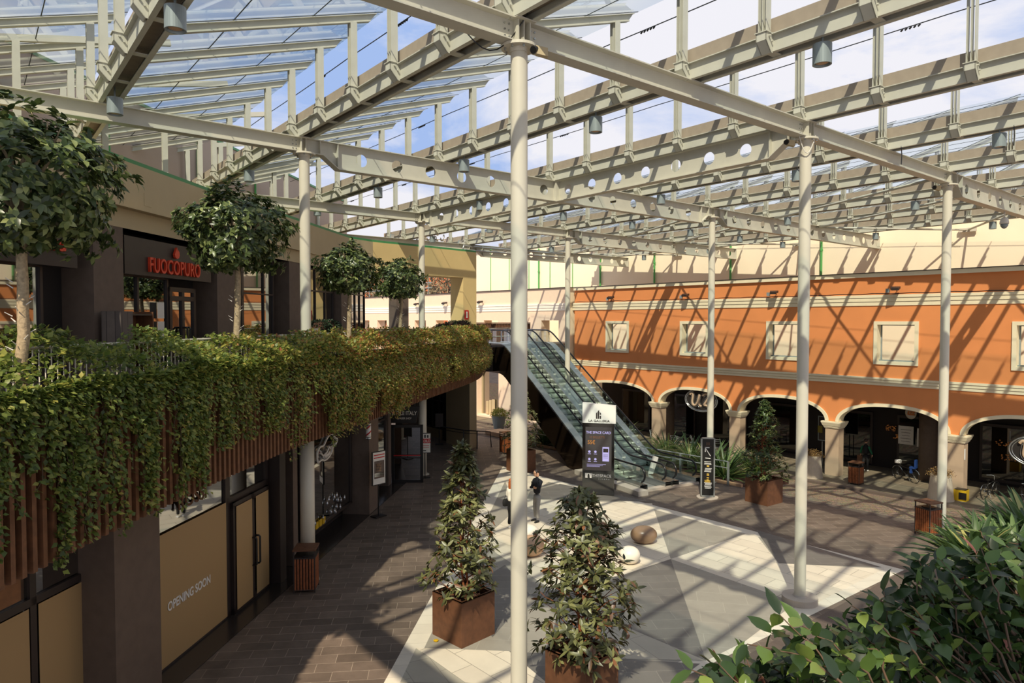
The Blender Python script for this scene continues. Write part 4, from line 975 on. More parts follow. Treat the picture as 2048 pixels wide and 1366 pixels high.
# pipes along the far plain beam
for i, o in enumerate((-.22, .22)):
    m = MB(); a = G(1.95, 3, ZT - .28) + V * (-.3 + o * .3) + Zv * o * .6; m.tube([a - U * .35 - Zv * .35, a - U * .2 + Zv * .05, a, a + U * 2, a + U * 5, a + U * 8.2], .06, 8); m.build('steel_pipe', M['inox'], smooth=True, label='%s of two pipes running along the far perforated beam' % ['lower', 'upper'][i], cat='pipe')
# loose cable at nearest column head
m = MB(); p = G(0, 0, ZB); m.tube([p + Vector((-.95 + .12 * i, -.2 + .01 * i, .28 - .5 * sin(i / 9 * pi) + .02 * i)) for i in range(10)], .011, 5); m.build('loose_cable', M['rubber'], label='loose black cable sagging left of the nearest column head', cat='cable')
m = MB(); p = G(1, 0, ZB); m.tube([p + Vector((-.25 + .05 * i, -.2, .02 - .42 * sin(i / 8 * pi))) for i in range(9)], .012, 5); m.build('loose_cable', M['offwhite'], label='pale cable looping below the right column head', cat='cable')
for i, (k, b) in enumerate([(3, -.34), (1, 1.05), (3, -.05), (-1, 1.3)]):
    m = MB(); p = G(k / 2, b, ZT + .03) - U * .2; m.tube([p, p - Zv * .25 + U * .05, p - Zv * .5 + U * .02], .014, 5); m.build('cable_end', M['rubber'], label='black cable end hanging from a gutter, %s of the four' % ORD[i], cat='cable', group='hanging cable ends')
# ================================================================ ESCALATORS
E_ = Vector((-.47, .883, 0)).normalized(); EN = Vector((E_.y, -E_.x, 0))     # E_ up the flight, EN to the right side
E0 = Vector((5.45, 27.9, 0))            # left balustrade at the lower newel
ST = 2.0; RISE = TF; EZ = .9; RUN = RISE / math.tan(math.radians(30)) + EZ; TOPF = 2.3; SLP = RISE / (RUN - EZ)
def ep(s, n, z): return E0 + E_ * s + EN * n + Zv * z
def zl(s):                               # walking line with eased ends
    x = s - ST
    if x <= 0: return 0
    if x >= RUN: return RISE
    if x < EZ: return SLP * x * x / (2 * EZ)
    if x > RUN - EZ: return RISE - SLP * (RUN - x) ** 2 / (2 * EZ)
    return SLP * (x - EZ / 2)
SMAX = ST + RUN + TOPF
def escalator(n0, lb):
    wd_ = 1.1; r = thing('escalator', ep(0, n0 + wd_ / 2, 0), lb, 'escalator')
    ss = [0.15 + i * (SMAX - .3) / 60 for i in range(61)]
    for n_, nm_ in ((n0, 0), (n0 + wd_, 1)):
        m = MB()                                              # handrail loop
        top = [ep(s, n_, zl(s) + .98) for s in ss]
        new0 = [ep(.15 - .33 * sin(a), n_, .65 + .33 * cos(a)) for a in [pi * i / 8 for i in range(1, 8)]]
        new1 = [ep(SMAX - .15 + .33 * sin(a), n_, RISE + .65 + .33 * cos(a)) for a in [pi * i / 8 for i in range(1, 8)]]
        m.tube(list(reversed(new0)) + top + new1, .042, 8); 
        m.build('handrail', M['rubber'], r, smooth=True)
        m = MB()                                              # glass
        gs = [.0] + ss + [SMAX]
        for a, b in zip(gs, gs[1:]): m.poly([ep(a, n_, zl(a) + .28), ep(b, n_, zl(b) + .28), ep(b, n_, zl(b) + .93), ep(a, n_, zl(a) + .93)])
        m.build('glass_balustrade', M['escglass'], r)
        m = MB()                                              # skirt
        gs = [-.25] + ss + [SMAX + .2]; o = .09 if nm_ else -.09
        for a, b in zip(gs, gs[1:]):
            for (o0, o1, za, zb_) in (((-.30, .08, .22, .29), (-.30, -.27, -.1, .24), (.05, .08, -.02, .24)) if nm_ == 0 else ((-.08, .30, .22, .29), (-.08, -.05, -.02, .24), (.27, .30, -.1, .24))):
                vs = [ep(a, n_ + o0, zl(a) + za), ep(b, n_ + o0, zl(b) + za), ep(b, n_ + o0, zl(b) + zb_), ep(a, n_ + o0, zl(a) + zb_), ep(a, n_ + o1, zl(a) + za), ep(b, n_ + o1, zl(b) + za), ep(b, n_ + o1, zl(b) + zb_), ep(a, n_ + o1, zl(a) + zb_)]
                m.add(vs, [(0, 1, 2, 3), (7, 6, 5, 4), (0, 4, 5, 1), (3, 2, 6, 7)])
        m.build('skirt_deck', M['chrome'], r)
    # steps
    sw = wd_ - .2; k = 0; s = ST - .2
    while s < ST + RUN + .1:
        m = MB(); z = zl(s + .2); m.box(ep(s + .2, n0 + wd_ / 2, z - .01), (.40, sw, .02), E_, EN); 
        prof = [ep(s, n0 + .1, z - .02 - .02 * 0), ep(s - .03, n0 + .1, z - .06), ep(s - .01, n0 + .1, z - .16), ep(s + .06, n0 + .1, z - .24), ep(s + .12, n0 + .1, z - .02)]
        m.slab(prof, EN * sw); m.build('step', M['step'], r); s += .4; k += 1
    m = MB(); m.box(ep(.85, n0 + wd_ / 2, .004), (2.0, sw, .02), E_, EN); m.box(ep(SMAX - .9, n0 + wd_ / 2, RISE + .004), (2.1, sw, .02), E_, EN); m.build('comb_plate', M['inox'], r)
    return r
escalator(-.12, 'left escalator with dark handrails behind the black advertising totem'); escalator(1.55, 'right escalator with glass sides, next to the palm bed')
# truss cladding: soffit and mirrored side panel
tr = thing('escalator_truss', ep(0, 1.3, 0), 'dark mirrored casing under the pair of escalators', 'escalator casing')
M['mirrorpanel'] = mat('mirror_panel', C(70, 56, 44), .08, metal=.85)
for n_ in (-.45, 2.95):
    m = MB(); ss = [1.2 + i * (SMAX + .3 - 1.2) / 40 for i in range(41)]
    for a, b in zip(ss, ss[1:]):
        lo = lambda s: max(-.0, min(zl(s) - 1.45, FZ0) if s > ST + 2.8 else 0)
        m.slab([ep(a, n_, lo(a)), ep(b, n_, lo(b)), ep(b, n_, zl(b) + .22), ep(a, n_, zl(a) + .22)], EN * .03)
    m.build('side_panel', M['mirrorpanel'], tr)
m = MB(); ss = [ST + 2.8 + i * (SMAX + .3 - ST - 2.8) / 30 for i in range(31)]
for a, b in zip(ss, ss[1:]):
    m.poly([ep(a, -.42, min(zl(a) - 1.45, FZ0)), ep(b, -.42, min(zl(b) - 1.45, FZ0)), ep(b, 2.97, min(zl(b) - 1.45, FZ0)), ep(a, 2.97, min(zl(a) - 1.45, FZ0))])
m.build('soffit', M['mirrorpanel'], tr)
m = MB(); m.box(ep(1.6, -.62, .09), (4.6, .5, .22), E_, EN); m.box(ep(-.1, 1.25, .05), (.3, 3.0, .1), E_, EN); m.build('plinth', M['discstone'], tr)
# direction panel on the left escalator's newel
m = MB(); m.slab([ep(1.0, 1.27, .35), ep(1.35, 1.27, .28), ep(1.0, 1.27, 1.15), ep(.65, 1.27, 1.12)], EN * .02); m.build('notice_board', M['white'], label='white tilted notice board between the two escalators', cat='notice board')
for k, (n_, zc) in enumerate([(-.25, .2), (1.26, .2)]): pass
# upper landing: rail, slat balustrade, walkway to the right
L0 = Vector((-1.7, 38.9, 0))
r = thing('landing_railing', ep(SMAX + 1.2, -1, TF), 'steel railing with glass at the top landing of the escalators', 'railing')
a, b = Vector((-2.2, 39.9, 0)), Vector((-.2, 42.3, 0)); pts = [Vector((-2.3, 40.3, 0)), Vector((-.3, 43.2, 0)), Vector((.9, 42.6, 0))]
m = MB()
for z in (.55, 1.05): m.tube([p + Zv * (TF + z) for p in pts], .028, 8)
m.build('rail', M['column'], r)
for p, q in zip(pts, pts[1:]):
    n = 2
    for i in range(n + 1): 
        m = MB(); c = p + (q - p) * i / n; m.box(c + Zv * (TF + .52), (.06, .06, 1.05)); m.build('post', M['column'], r)
r = thing('slat_balustrade', Vector((-1.2, 44.6, TF)), 'brown upright slat balustrade behind the escalator landing', 'balustrade'); m = MB()
for i in range(44): m.box(Vector((-3.2 + i * .1, 44.6, TF + .66)), (.045, .06, 1.36))
m.build('slats', M['wood'], r); m = MB(); m.box(Vector((-1.05, 44.68, TF + .66)), (4.5, .03, 1.36)); m.build('backing_panel', M['corten'], r); m = MB(); m.box(Vector((-1.05, 44.6, TF + 1.38)), (4.5, .12, .06)); m.build('cap_rail', M['wood'], r)
m = MB(); m.slab([Vector((1.0, 43.0, 4.6)), Vector((3.7, 46.4, 4.6)), Vector((4.2, 49.9, 4.6)), Vector((-2.5, 44.9, 4.6))], Zv * .85); m.build('floor_walkway', M['brownclad'], kind=S)
m = MB(); m.slab([Vector((1.0, 43.0, 4.05)), Vector((3.7, 46.4, 4.05)), Vector((4.2, 49.9, 4.05)), Vector((-2.5, 44.9, 4.05))], Zv * .53); m.build('floor_walkway_base', M['creamtrim'], kind=S)
# ================================================================ TOTEM
base = Vector((3.5, 27.35, 0)); R_ = Vector((1, -.2, 0)).normalized(); Nf = Vector((R_.y, -R_.x, 0))
t = thing('advertising_totem', base, 'tall black advertising totem with a white LA GALLERIA header', 'totem')
def tb(x0, x1, z0, z1, n0, n1, nm, mt, par=None):
    m = MB(); m.slab([base + R_ * x0 + Nf * n0 + Zv * z0, base + R_ * x1 + Nf * n0 + Zv * z0, base + R_ * x1 + Nf * n0 + Zv * z1, base + R_ * x0 + Nf * n0 + Zv * z1], Nf * (n1 - n0)); return m.build(nm, M[mt] if isinstance(mt, str) else mt, par or t)
gb_ = mat('gloss_black', C(20, 19, 19), .08, spec=.8)
tb(-.64, .62, .03, 2.88, 0, .24, 'body', gb_)
hd = MB(); q = lambda x, z, n: base + R_ * x + Nf * n + Zv * z
hd.add([q(-.64, 2.9, -.03), q(.68, 2.9, -.03), q(.68, 3.60, -.03), q(-.64, 3.70, -.03), q(-.64, 2.9, .27), q(.68, 2.9, .27), q(.68, 3.60, .27), q(-.64, 3.70, .27)], [(0, 1, 2, 3), (7, 6, 5, 4), (0, 4, 5, 1), (3, 2, 6, 7), (0, 3, 7, 4), (1, 5, 6, 2)])
h = hd.build('header', M['white'], t)
scr = tb(-.52, .52, 1.0, 2.74, .245, .25, 'screen', emis('screen', C(58, 50, 46), .9))
def tt(s, x, z, size, mt, par, sx=1, **k): return text(s, size, mt, basis(base + R_ * x + Nf * .262 + Zv * z, R_, Zv), par, .002, sx=sx, **k)
lil = emis('screen_lilac', C(196, 186, 240), .9); orr = emis('screen_orange', C(200, 130, 50), .8)
tt('LA GALLERIA', .06, 2.98, .12, M['darkframe'], h, 1.25, bold=.002) if False else text('LA GALLERIA', .125, M['darkframe'], basis(base + R_ * .02 + Nf * .278 + Zv * 2.99, R_, Zv), h, .002, sx=1.15, bold=.002)
m = MB()
for x, z0, z1 in ((-.10, 3.08, 3.30), (-.03, 3.08, 3.38)): m.slab([q(x, z0, .275), q(x + .055, z0, .275), q(x + .055, z1 + .05, .275), q(x, z1, .275)], Nf * .006)
m.slab([q(.045, 3.08, .275), q(.10, 3.08, .275), q(.10, 3.2, .275), q(.045, 3.2, .275)], Nf * .006); m.slab([q(.045, 3.25, .275), q(.10, 3.25, .275), q(.10, 3.29, .275), q(.045, 3.36, .275)], Nf * .006); m.build('tower_emblem', M['darkframe'], h)
tt('THE SPACE CARD', 0, 2.52, .145, lil, scr, .85, bold=.002); tt('10 BIGLIETTI', -.06, 2.33, .13, emis('screen_brown', C(140, 84, 46), .8), scr, .85); tt('55€', -.28, 2.12, .22, orr, scr, .85, bold=.003)
for x, z in ((-.36, 1.75), (-.12, 1.75), (-.36, 1.45), (-.12, 1.45)):
    m = MB(); m.lathe(base + R_ * x + Nf * .252 + Zv * z, [(.045, 0), (.05, .004)], 12, X=R_, Y=Zv, Z=Nf); m.box(base + R_ * x + Nf * .254 + Zv * (z - .09), (.13, .004, .018), R_, Nf); m.build('icon', lil, scr)
m = MB(); m.slab([q(.16, 1.38, .252), q(.42, 1.38, .252), q(.42, 1.95, .252), q(.16, 1.95, .252)], Nf * .004); pc = m.build('card_picture', lil, scr)
m = MB(); m.slab([q(.19, 1.74, .257), q(.39, 1.74, .257), q(.39, 1.89, .257), q(.19, 1.89, .257)], Nf * .003)
for k in range(4): m.slab([q(.19, 1.66 - k * .05, .257), q(.38, 1.66 - k * .05, .257), q(.38, 1.672 - k * .05, .257), q(.19, 1.672 - k * .05, .257)], Nf * .003)
m.build('card_print', M['darkframe'], pc)
m = MB()
for k in range(3): m.slab([q(-.46, 1.24 - k * .045, .252), q(.3 - .12 * k, 1.24 - k * .045, .252), q(.3 - .12 * k, 1.252 - k * .045, .252), q(-.46, 1.252 - k * .045, .252)], Nf * .003)
m.build('small_print', lil, scr)
tt('THESPACE', .13, .79, .165, M['white'], t, .92, bold=.004, sp=1.1); tt('CINEMA', .22, .66, .075, M['white'], t, 1, sp=1.9)
m = MB(); m.slab([q(-.53, .69, .242), q(-.27, .69, .242), q(-.24, .88, .242), q(-.53, .88, .242)], Nf * .006); lg = m.build('cinema_emblem', M['white'], t)
m = MB(); m.slab([q(-.43, .69, .249), q(-.34, .69, .249), q(-.35, .78, .249), q(-.37, .85, .249), q(-.41, .85, .249), q(-.43, .79, .249)], Nf * .003); m.build('emblem_figure', M['black'], lg)
# ================================================================ WAYFINDING SIGN
base2 = ground(1414, 994); R2 = Vector((1, -.12, 0)).normalized(); N2 = Vector((R2.y, -R2.x, 0)); s2 = thing('wayfinding_sign', base2, 'slim black wayfinding sign with a white arrow in a steel frame', 'sign')
def q2(x, z, n=0): return base2 + R2 * x + N2 * n + Zv * z
m = MB(); HS = 2.38
m.slab([q2(-.27, .05), q2(-.22, .05), q2(-.22, HS), q2(-.27, HS)], N2 * .16); m.slab([q2(.22, .05), q2(.27, .05), q2(.27, HS), q2(.22, HS)], N2 * .16); m.slab([q2(-.27, HS - .04), q2(.27, HS - .04), q2(.27, HS), q2(-.27, HS)], N2 * .16); m.slab([q2(-.27, .05), q2(.27, .05), q2(.27, .1), q2(-.27, .1)], N2 * .16)
m.build('frame', M['inox'], s2); m = MB(); m.slab([q2(-.22, .1, .02), q2(.22, .1, .02), q2(.22, HS - .04, .02), q2(-.22, HS - .04, .02)], N2 * .1); bd = m.build('board', M['black'], s2)
m = MB(); m.lathe(base2 + N2 * .08, [(.42, .001), (.42, .035), (.40, .04)], 28); m.build('base_disc', M['discstone'], s2)
def ws(x0, z0, x1, z1, w_, mt='white'): mm.bar(q2(x0, z0, .125), q2(x1, z1, .125), w_, .006, N2)
mm = MB(); ws(.10, 1.66, -.10, 1.98, .028); ws(-.11, 1.99, .06, 1.99, .028); ws(-.10, 2.0, -.10, 1.82, .028); ws(-.10, 1.58, .1, 1.56, .028); mm.build('arrow', M['white'], bd)
mm = MB()
for x in (-.05, 0, .05): ws(x, 2.08, x, 2.2, .022)
ws(-.13, 2.05, .13, 2.05, .008); mm.build('tower_emblem', mat('bronze', C(110, 80, 60), .5), bd)
mm = MB(); rr = random.Random(4)
for z in (1.44, 1.38, 1.34, 1.17, 1.13, 1.08, 1.04, .60, .56, .52, .47, .43, .38): ws(-.15 + rr.random() * .05, z, .12 + rr.random() * .04, z - .01, .016)
mm.build('shop_listing', M['white'], bd); mm = MB()
for z in (1.28, 1.25, .95, .90, .80, .72, .68): ws(-.04, z, .05, z - .01, .035)
for z in (.7, .66, .63): ws(-.12, z, .1, z - .01, .018)
mm.build('yellow_pictograms', mat('sign_yellow', C(206, 168, 70), .5), bd)
# small standing signs at left
def stand_sign(b, R, lb, w_, z0, z1, face, pole='black'):
    Nn = Vector((R.y, -R.x, 0)); r = thing('standing_sign', b, lb, 'sign')
    m = MB(); m.cyl(b + Zv * .02, b + Zv * z0, .022, n=10); m.build('pole', M[pole], r); m = MB(); m.box(b + Zv * .02, (.46, .36, .04), R, Nn); m.build('base', M[pole], r)
    m = MB(); m.slab([b + R * -w_ + Zv * z0, b + R * w_ + Zv * z0, b + R * w_ + Zv * z1, b + R * -w_ + Zv * z1], Nn * .05); f = m.build('panel', M['black'], r)
    m = MB(); m.slab([b + R * (-w_ + .03) + Nn * .052 + Zv * (z0 + .03), b + R * (w_ - .03) + Nn * .052 + Zv * (z0 + .03), b + R * (w_ - .03) + Nn * .052 + Zv * (z1 - .03), b + R * (-w_ + .03) + Nn * .052 + Zv * (z1 - .03)], Nn * .003); p = m.build('poster', M['offwhite'], f)
    for (x0, x1, za, zb_, mt) in face:
        m = MB(); m.slab([b + R * (x0 * w_) + Nn * .058 + Zv * (z0 + (z1 - z0) * za), b + R * (x1 * w_) + Nn * .058 + Zv * (z0 + (z1 - z0) * za), b + R * (x1 * w_) + Nn * .058 + Zv * (z0 + (z1 - z0) * zb_), b + R * (x0 * w_) + Nn * .058 + Zv * (z0 + (z1 - z0) * zb_)], Nn * .003); m.build('print', M[mt], p)
    return r, Nn
r_, n_ = stand_sign(ground(757, 1033), Vector((.75, .9, 0)).normalized(), 'dark framed poster on a black stand beside the brown shop pillar', .30, 1.15, 2.35, [(-.75, .75, .2, .72, 'brownclad'), (-.5, .3, .4, .65, 'stonetan'), (-.7, .7, .25, .36, 'chrome'), (-.8, .8, .8, .83, 'red'), (-.8, .8, .88, .91, 'red')])
b = ground(850, 955); r_, n_ = stand_sign(b, Vector((1, .15, 0)).normalized(), 'white menu sign with a red band in front of the far left column', .27, 1.1, 2.0, [(-.9, .9, .5, .72, 'red'), (-.7, .7, .36, .38, 'red'), (-.7, .7, .28, .30, 'red'), (-.6, .2, .1, .15, 'black'), (-.6, -.4, .76, .9, 'black'), (-.1, .15, .76, .92, 'black'), (.35, .6, .76, .9, 'black')])
text('AROLO', .16, M['white'], basis(b + n_ * .07 + Zv * 1.64, (1, .15, 0), Zv), r_, .002, sx=.9)
r_, n_ = stand_sign(Vector((-4.1, 38.3, 0)), Vector((1, .1, 0)).normalized(), 'dark tall menu stand near the glazed bay under the gallery', .22, 1.0, 1.75, [(-.99, .99, .0, 1.0, 'darkframe')])
# handrail by the ramp
r = thing('ramp_handrail', Vector((-2.5, 36.8, 0)), 'thin black handrail descending towards the cobbled street', 'handrail')
pts = [Vector((-3.9, 37.4, 1.15)), Vector((-2.6, 36.5, 1.1)), Vector((-1.2, 37.5, .85)), Vector((-1.15, 37.6, .0))]
m = MB(); m.tube(pts, .028, 8); m.build('rail', M['black'], r)
for p in (Vector((-2.6, 36.5, 1.1)), Vector((-1.9, 37.0, .98))):
    m = MB(); m.box(Vector((p.x, p.y, p.z / 2)), (.06, .03, p.z)); m.build('post', M['black'], r)
m = MB(); m.tube([p - Zv * .15 for p in pts[:3]], .016, 6); m.build('lower_rail', M['black'], r)
# bed railing on the right
r = thing('bed_railing', Bn(5.15, -16, 0), 'low steel railing in front of the palm and strap leaf bed', 'railing')
m = MB()
for z in (1.0, .72): m.tube([Bn(5.15, s, z) for s in (-21, -15, -8.6)], .024, 8)
m.build('rail', M['inox'], r)
for s in (-20.5, -18.1, -15.8, -13.4, -11, -8.6):
    m = MB(); m.box(Bn(5.15, s, .5), (.10, .03, 1.0), WDn, WN); m.build('post', M['inox'], r)
m = MB(); m.box(Bn(5.25, -15, .06), (14, .12, .14), WDn, WN); m.build('kerb', M['stonetan'], r)
m = MB(); m.slab([Bn(5.3, -21, -.15), Bn(9.3, -21, -.5), Bn(9.3, -8.0, -.5), Bn(5.3, -8.0, -.15)], Zv * .22); bed = m.build('planting_bed', M['soil'], label='dark soil bed under the palms and strap leaved plants', cat='planting bed')
# ================================================================ BINS
def bin_(loc, rz=0):
    r = thing('litter_bin', loc, 'x', 'litter bin', 'wooden slatted litter bins'); b = Vector(loc); w_ = .26
    m = MB()
    for x in (-1, 1):
        for y in (-1, 1): m.box(b + Vector((x * w_, y * w_, .55)), (.03, .03, 1.1))
    m.box(b + Vector((0, 0, .08)), (.54, .54, .04)); m.box(b + Vector((0, 0, .90)), (.56, .56, .03)); m.build('frame', M['darkframe'], r)
    m = MB(); m.box(b + Vector((0, 0, 1.1)), (.58, .58, .035)); m.cyl(b + Vector((0, 0, 1.115)), b + Vector((0, 0, 1.13)), .06, n=14); m.build('lid', M['corten'], r)
    m = MB(); m.box(b + Vector((0, 0, .46)), (.44, .44, .84)); m.lathe(b + Vector((0, 0, .88)), [(.2, 0), (.2, .06), (.18, .06)], 18); m.build('liner', M['black'], r)
    m = MB()
    for i in range(7):
        x = -.225 + i * .075
        for s in (-1, 1): m.box(b + Vector((x, s * w_, .48)), (.05, .025, .80)); m.box(b + Vector((s * w_, x, .48)), (.025, .05, .80))
    m.build('slats', M['woodorange'], r); return r
b0 = bin_((0, 0, 0)); index_kids(b0)
b0.location = ground(1856, 1070); b0.rotation_euler[2] = .35; b0['label'] = 'wooden slatted litter bin at right in front of the edge column'
dup(b0, ground(613, 1178), 'wooden slatted litter bin at left below the gallery column', rz=.1)
dup(b0, W(.25, -1.25, -1.0), 'wooden slatted litter bin in front of the arcade, between two pillars', rz=.7)
dup(b0, ground(1013, 906) , 'wooden slatted litter bin left of the far potted magnolia', rz=.5)
# ================================================================ LEAVES
def leaf_mesh(name, P, D, Nn, L, Wd, mt, parent=None, shape='ovate', rnd=None, fold=.18, droop=.15, **kw):
    """P base points, D directions, Nn normals (n,3); L, Wd lengths and half widths"""
    n = len(P); D = D / np.linalg.norm(D, axis=1, keepdims=True)
    X = np.cross(D, Nn); X /= np.maximum(np.linalg.norm(X, axis=1, keepdims=True), 1e-6); Nn = np.cross(X, D)
    L = np.broadcast_to(L, n)[:, None]; Wd = np.broadcast_to(Wd, n)[:, None]
    prof = {'ovate': [(.0, 0), (.32, 1.0), (.70, .72), (1.0, 0)], 'broad': [(0, 0), (.16, .72), (.4, 1.0), (.66, .80), (.87, .30), (1, 0)], 'small': [(0, 0), (.45, 1.0), (1, 0)], 'strap': [(0, .55), (.3, 1.0), (.62, .95), (.85, .6), (1.0, 0)], 'lance': [(0, .1), (.35, 1), (.7, .75), (1, 0)]}[shape]
    vs = []; rows = []
    for i, (t, w_) in enumerate(prof):
        c = P + D * L * t - Nn * L * droop * t * t
        if w_ == 0: rows.append((len(vs),)); vs.append(c)
        else:
            rows.append((len(vs), len(vs) + 1, len(vs) + 2)); vs += [c - X * Wd * w_ + Nn * Wd * fold, c, c + X * Wd * w_ + Nn * Wd * fold]
    K = len(vs); arr = np.stack(vs, 1).reshape(-1, 3)
    fs = []
    for a, b in zip(rows, rows[1:]):
        if len(a) == 1 and len(b) == 3: fs += [(a[0], b[0], b[1]), (a[0], b[1], b[2])]
        elif len(a) == 3 and len(b) == 3: fs += [(a[0], b[0], b[1], a[1]), (a[1], b[1], b[2], a[2])]
        elif len(a) == 3: fs += [(a[0], b[0], a[1]), (a[1], b[0], a[2])]
    lt = np.array([len(f) for f in fs]); flat = np.concatenate([np.array(f) for f in fs])
    loops = (flat[None, :] + (np.arange(n) * K)[:, None]).ravel(); tot = np.tile(lt, n); st = np.concatenate([[0], np.cumsum(tot)[:-1]])
    o0 = wloc(parent) if parent is not None else Vector(arr.mean(0)); arr = arr - np.array(o0)
    me = bpy.data.meshes.new(name); me.vertices.add(len(arr)); me.vertices.foreach_set('co', arr.ravel())
    me.loops.add(len(loops)); me.loops.foreach_set('vertex_index', loops); me.polygons.add(len(tot)); me.polygons.foreach_set('loop_start', st); me.polygons.foreach_set('loop_total', tot)
    me.update(calc_edges=True); me.materials.append(mt)
    if rnd is None: rnd = rng.random(n)
    at = me.attributes.new('rnd', 'FLOAT', 'POINT'); at.data.foreach_set('value', np.repeat(rnd, K).astype(np.float32))
    me.polygons.foreach_set('use_smooth', [True] * len(me.polygons))
    o = bpy.data.objects.new(name, me); COL.objects.link(o)
    if parent is not None: o.parent = parent
    else: o.location = o0
    tag(o, **kw); return o
def unit(n): v = rng.normal(size=(n, 3)); return v / np.linalg.norm(v, axis=1, keepdims=True)
def branchy(mb, root, tip, r0, r1, wob=.05, n=6, rr=random):
    root = Vector(root); tip = Vector(tip); L = (tip - root).length
    pts = [root + (tip - root) * (i / n) + Vector((rr.uniform(-1, 1), rr.uniform(-1, 1), 0)) * wob * L * (0 if i in (0, n) else 1) for i in range(n + 1)]
    mb.tube(pts, r0, 6, rs=[r0 + (r1 - r0) * i / n for i in range(n + 1)]); return pts
def whorls(centers, dirs, per, spread):
    """leaf rosettes: per leaves round each twig tip"""
    n = len(centers); C_ = np.repeat(centers, per, 0); A = np.repeat(dirs, per, 0); r = unit(n * per); r -= A * (r * A).sum(1, keepdims=True); r /= np.linalg.norm(r, axis=1, keepdims=True)
    s = rng.uniform(*spread, size=(n * per, 1)); D = r * np.cos(s) + A * np.sin(s); return C_ - A * rng.uniform(0, .06, size=(n * per, 1)), D, A * 1.0 + unit(n * per) * .25
# ---------------------------------------------------------------- ficus standards on the gallery
def ficus(base, zc, rad, lb, n=520, leaf=.115):
    t = thing('ficus_tree', base, lb, 'tree', 'round ficus trees on the gallery'); base = Vector(base); m = MB(); rr = random.Random(int(base.y * 10))
    top = Vector((base.x + .05, base.y, zc - rad * .3)); branchy(m, base, top, .075, .055, .008, 8, rr)
    for i in range(16):
        a = rr.uniform(0, 2 * pi); e = rr.uniform(.1, 1.3); d = Vector((cos(a) * cos(e), sin(a) * cos(e), sin(e))); branchy(m, top - Zv * rr.uniform(0, .25), Vector((base.x, base.y, zc)) + d * rad * .75, .035, .008, .06, 5, rr)
    m.build('trunk', M['bark'], t, smooth=True)
    m = MB()
    for i in range(22):
        z = base.z + .1 + i * .07; a = i * 1.1; m.cyl(Vector((base.x + .08 * cos(a), base.y + .08 * sin(a), z)), Vector((base.x + .16 * cos(a), base.y + .16 * sin(a), z + .05)), .008, .004, 5)
    m.build('string_lights', M['offwhite'], t)
    d = unit(n); r = rad * (rng.uniform(.35, 1, size=(n, 1)) ** .45); lump = 1 + .16 * np.sin(d[:, :1] * 5 + base.y) * np.cos(d[:, 1:2] * 4 + 1) + .10 * np.sin(d[:, 2:3] * 7)
    c = np.array([base.x, base.y, zc]) + d * r * lump * np.array([1.04, 1.04, .84]); c[:, 2] = np.maximum(c[:, 2], zc - rad * .72 + rng.uniform(-.1, .1, n))
    ax = d + np.array([0, 0, .5]) + unit(n) * .35; ax /= np.linalg.norm(ax, axis=1, keepdims=True)
    P, D, Nn = whorls(c, ax, 8, (-.1, .75)); leaf_mesh('foliage', P, D, Nn, rng.uniform(.75, 1.25, len(P)) * leaf, leaf * .26, LEAF_FICUS, t, 'ovate', droop=.25); return t
ficus((-6.12, 8.5, 5.9), 8.72, 1.16, 'round ficus tree nearest the camera at the left edge, cropped by the frame', 900, .13)
ficus((-5.82, 14.4, 5.9), 8.88, 1.12, 'round ficus tree in front of the FUOCOPURO sign', 800, .13)
ficus((-4.68, 19.5, 5.9), 8.45, .88, 'round ficus tree third from the left, right of the gallery column', 620, .12)
ficus((-3.98, 24.3, 5.9), 8.45, .90, 'smallest looking round ficus tree, at the far end of the gallery', 620, .12)
# ---------------------------------------------------------------- ivy
RSI = smooth(FAS, 3); cum = [0]
for a, b in zip(RSI, RSI[1:]): cum.append(cum[-1] + (b - a).length)
ar = np.array([(p.x, p.y) for p in RSI]); cum = np.array(cum); TL = cum[-1]
def path_at(s):
    x = np.interp(s, cum, ar[:, 0]); y = np.interp(s, cum, ar[:, 1]); x2 = np.interp(s + .05, cum, ar[:, 0]); y2 = np.interp(s + .05, cum, ar[:, 1])
    t = np.stack([x2 - x, y2 - y], 1); t /= np.maximum(np.linalg.norm(t, axis=1, keepdims=True), 1e-6); return x, y, t[:, 1], -t[:, 0]      # outward normal
NT = 46000; sT = rng.uniform(1.0, TL - .4, NT); x, y, nx, ny = path_at(sT)
far = np.clip((sT - 7) / 9, 0, 1)
bump = .5 + .5 * np.sin(sT * 1.25 + 1) * np.cos(sT * .47); bulge = (.05 + .50 * far * (.45 + .55 * bump))
u_ = rng.uniform(-1.0, 1, NT) ** 1; off = np.where(u_ < 0, u_ * 1.12, u_ * bulge)
hump = .56 + .08 * (sT < 9) + .14 * np.sin(sT * 2.3) + .10 * np.sin(sT * 5.1 + 2)
edge = np.where(u_ < 0, 1 - (1 - far) * .75 * np.clip(1 + u_, 0, 2) ** 4, (1 - (1 - far) * .75) * np.sqrt(np.clip(1 - u_ ** 2, .02, 1)))
zt = 6.0 + hump * edge * (1 - .12 * far) + rng.uniform(-.14, .07, NT)
PT_ = np.stack([x + nx * off, y + ny * off, zt], 1)
DT_ = unit(NT) * .8 + np.stack([nx, ny, np.full(NT, .4)], 1) * .7; NN_ = np.stack([nx * .4, ny * .4, np.full(NT, 1.0)], 1) + unit(NT) * .4
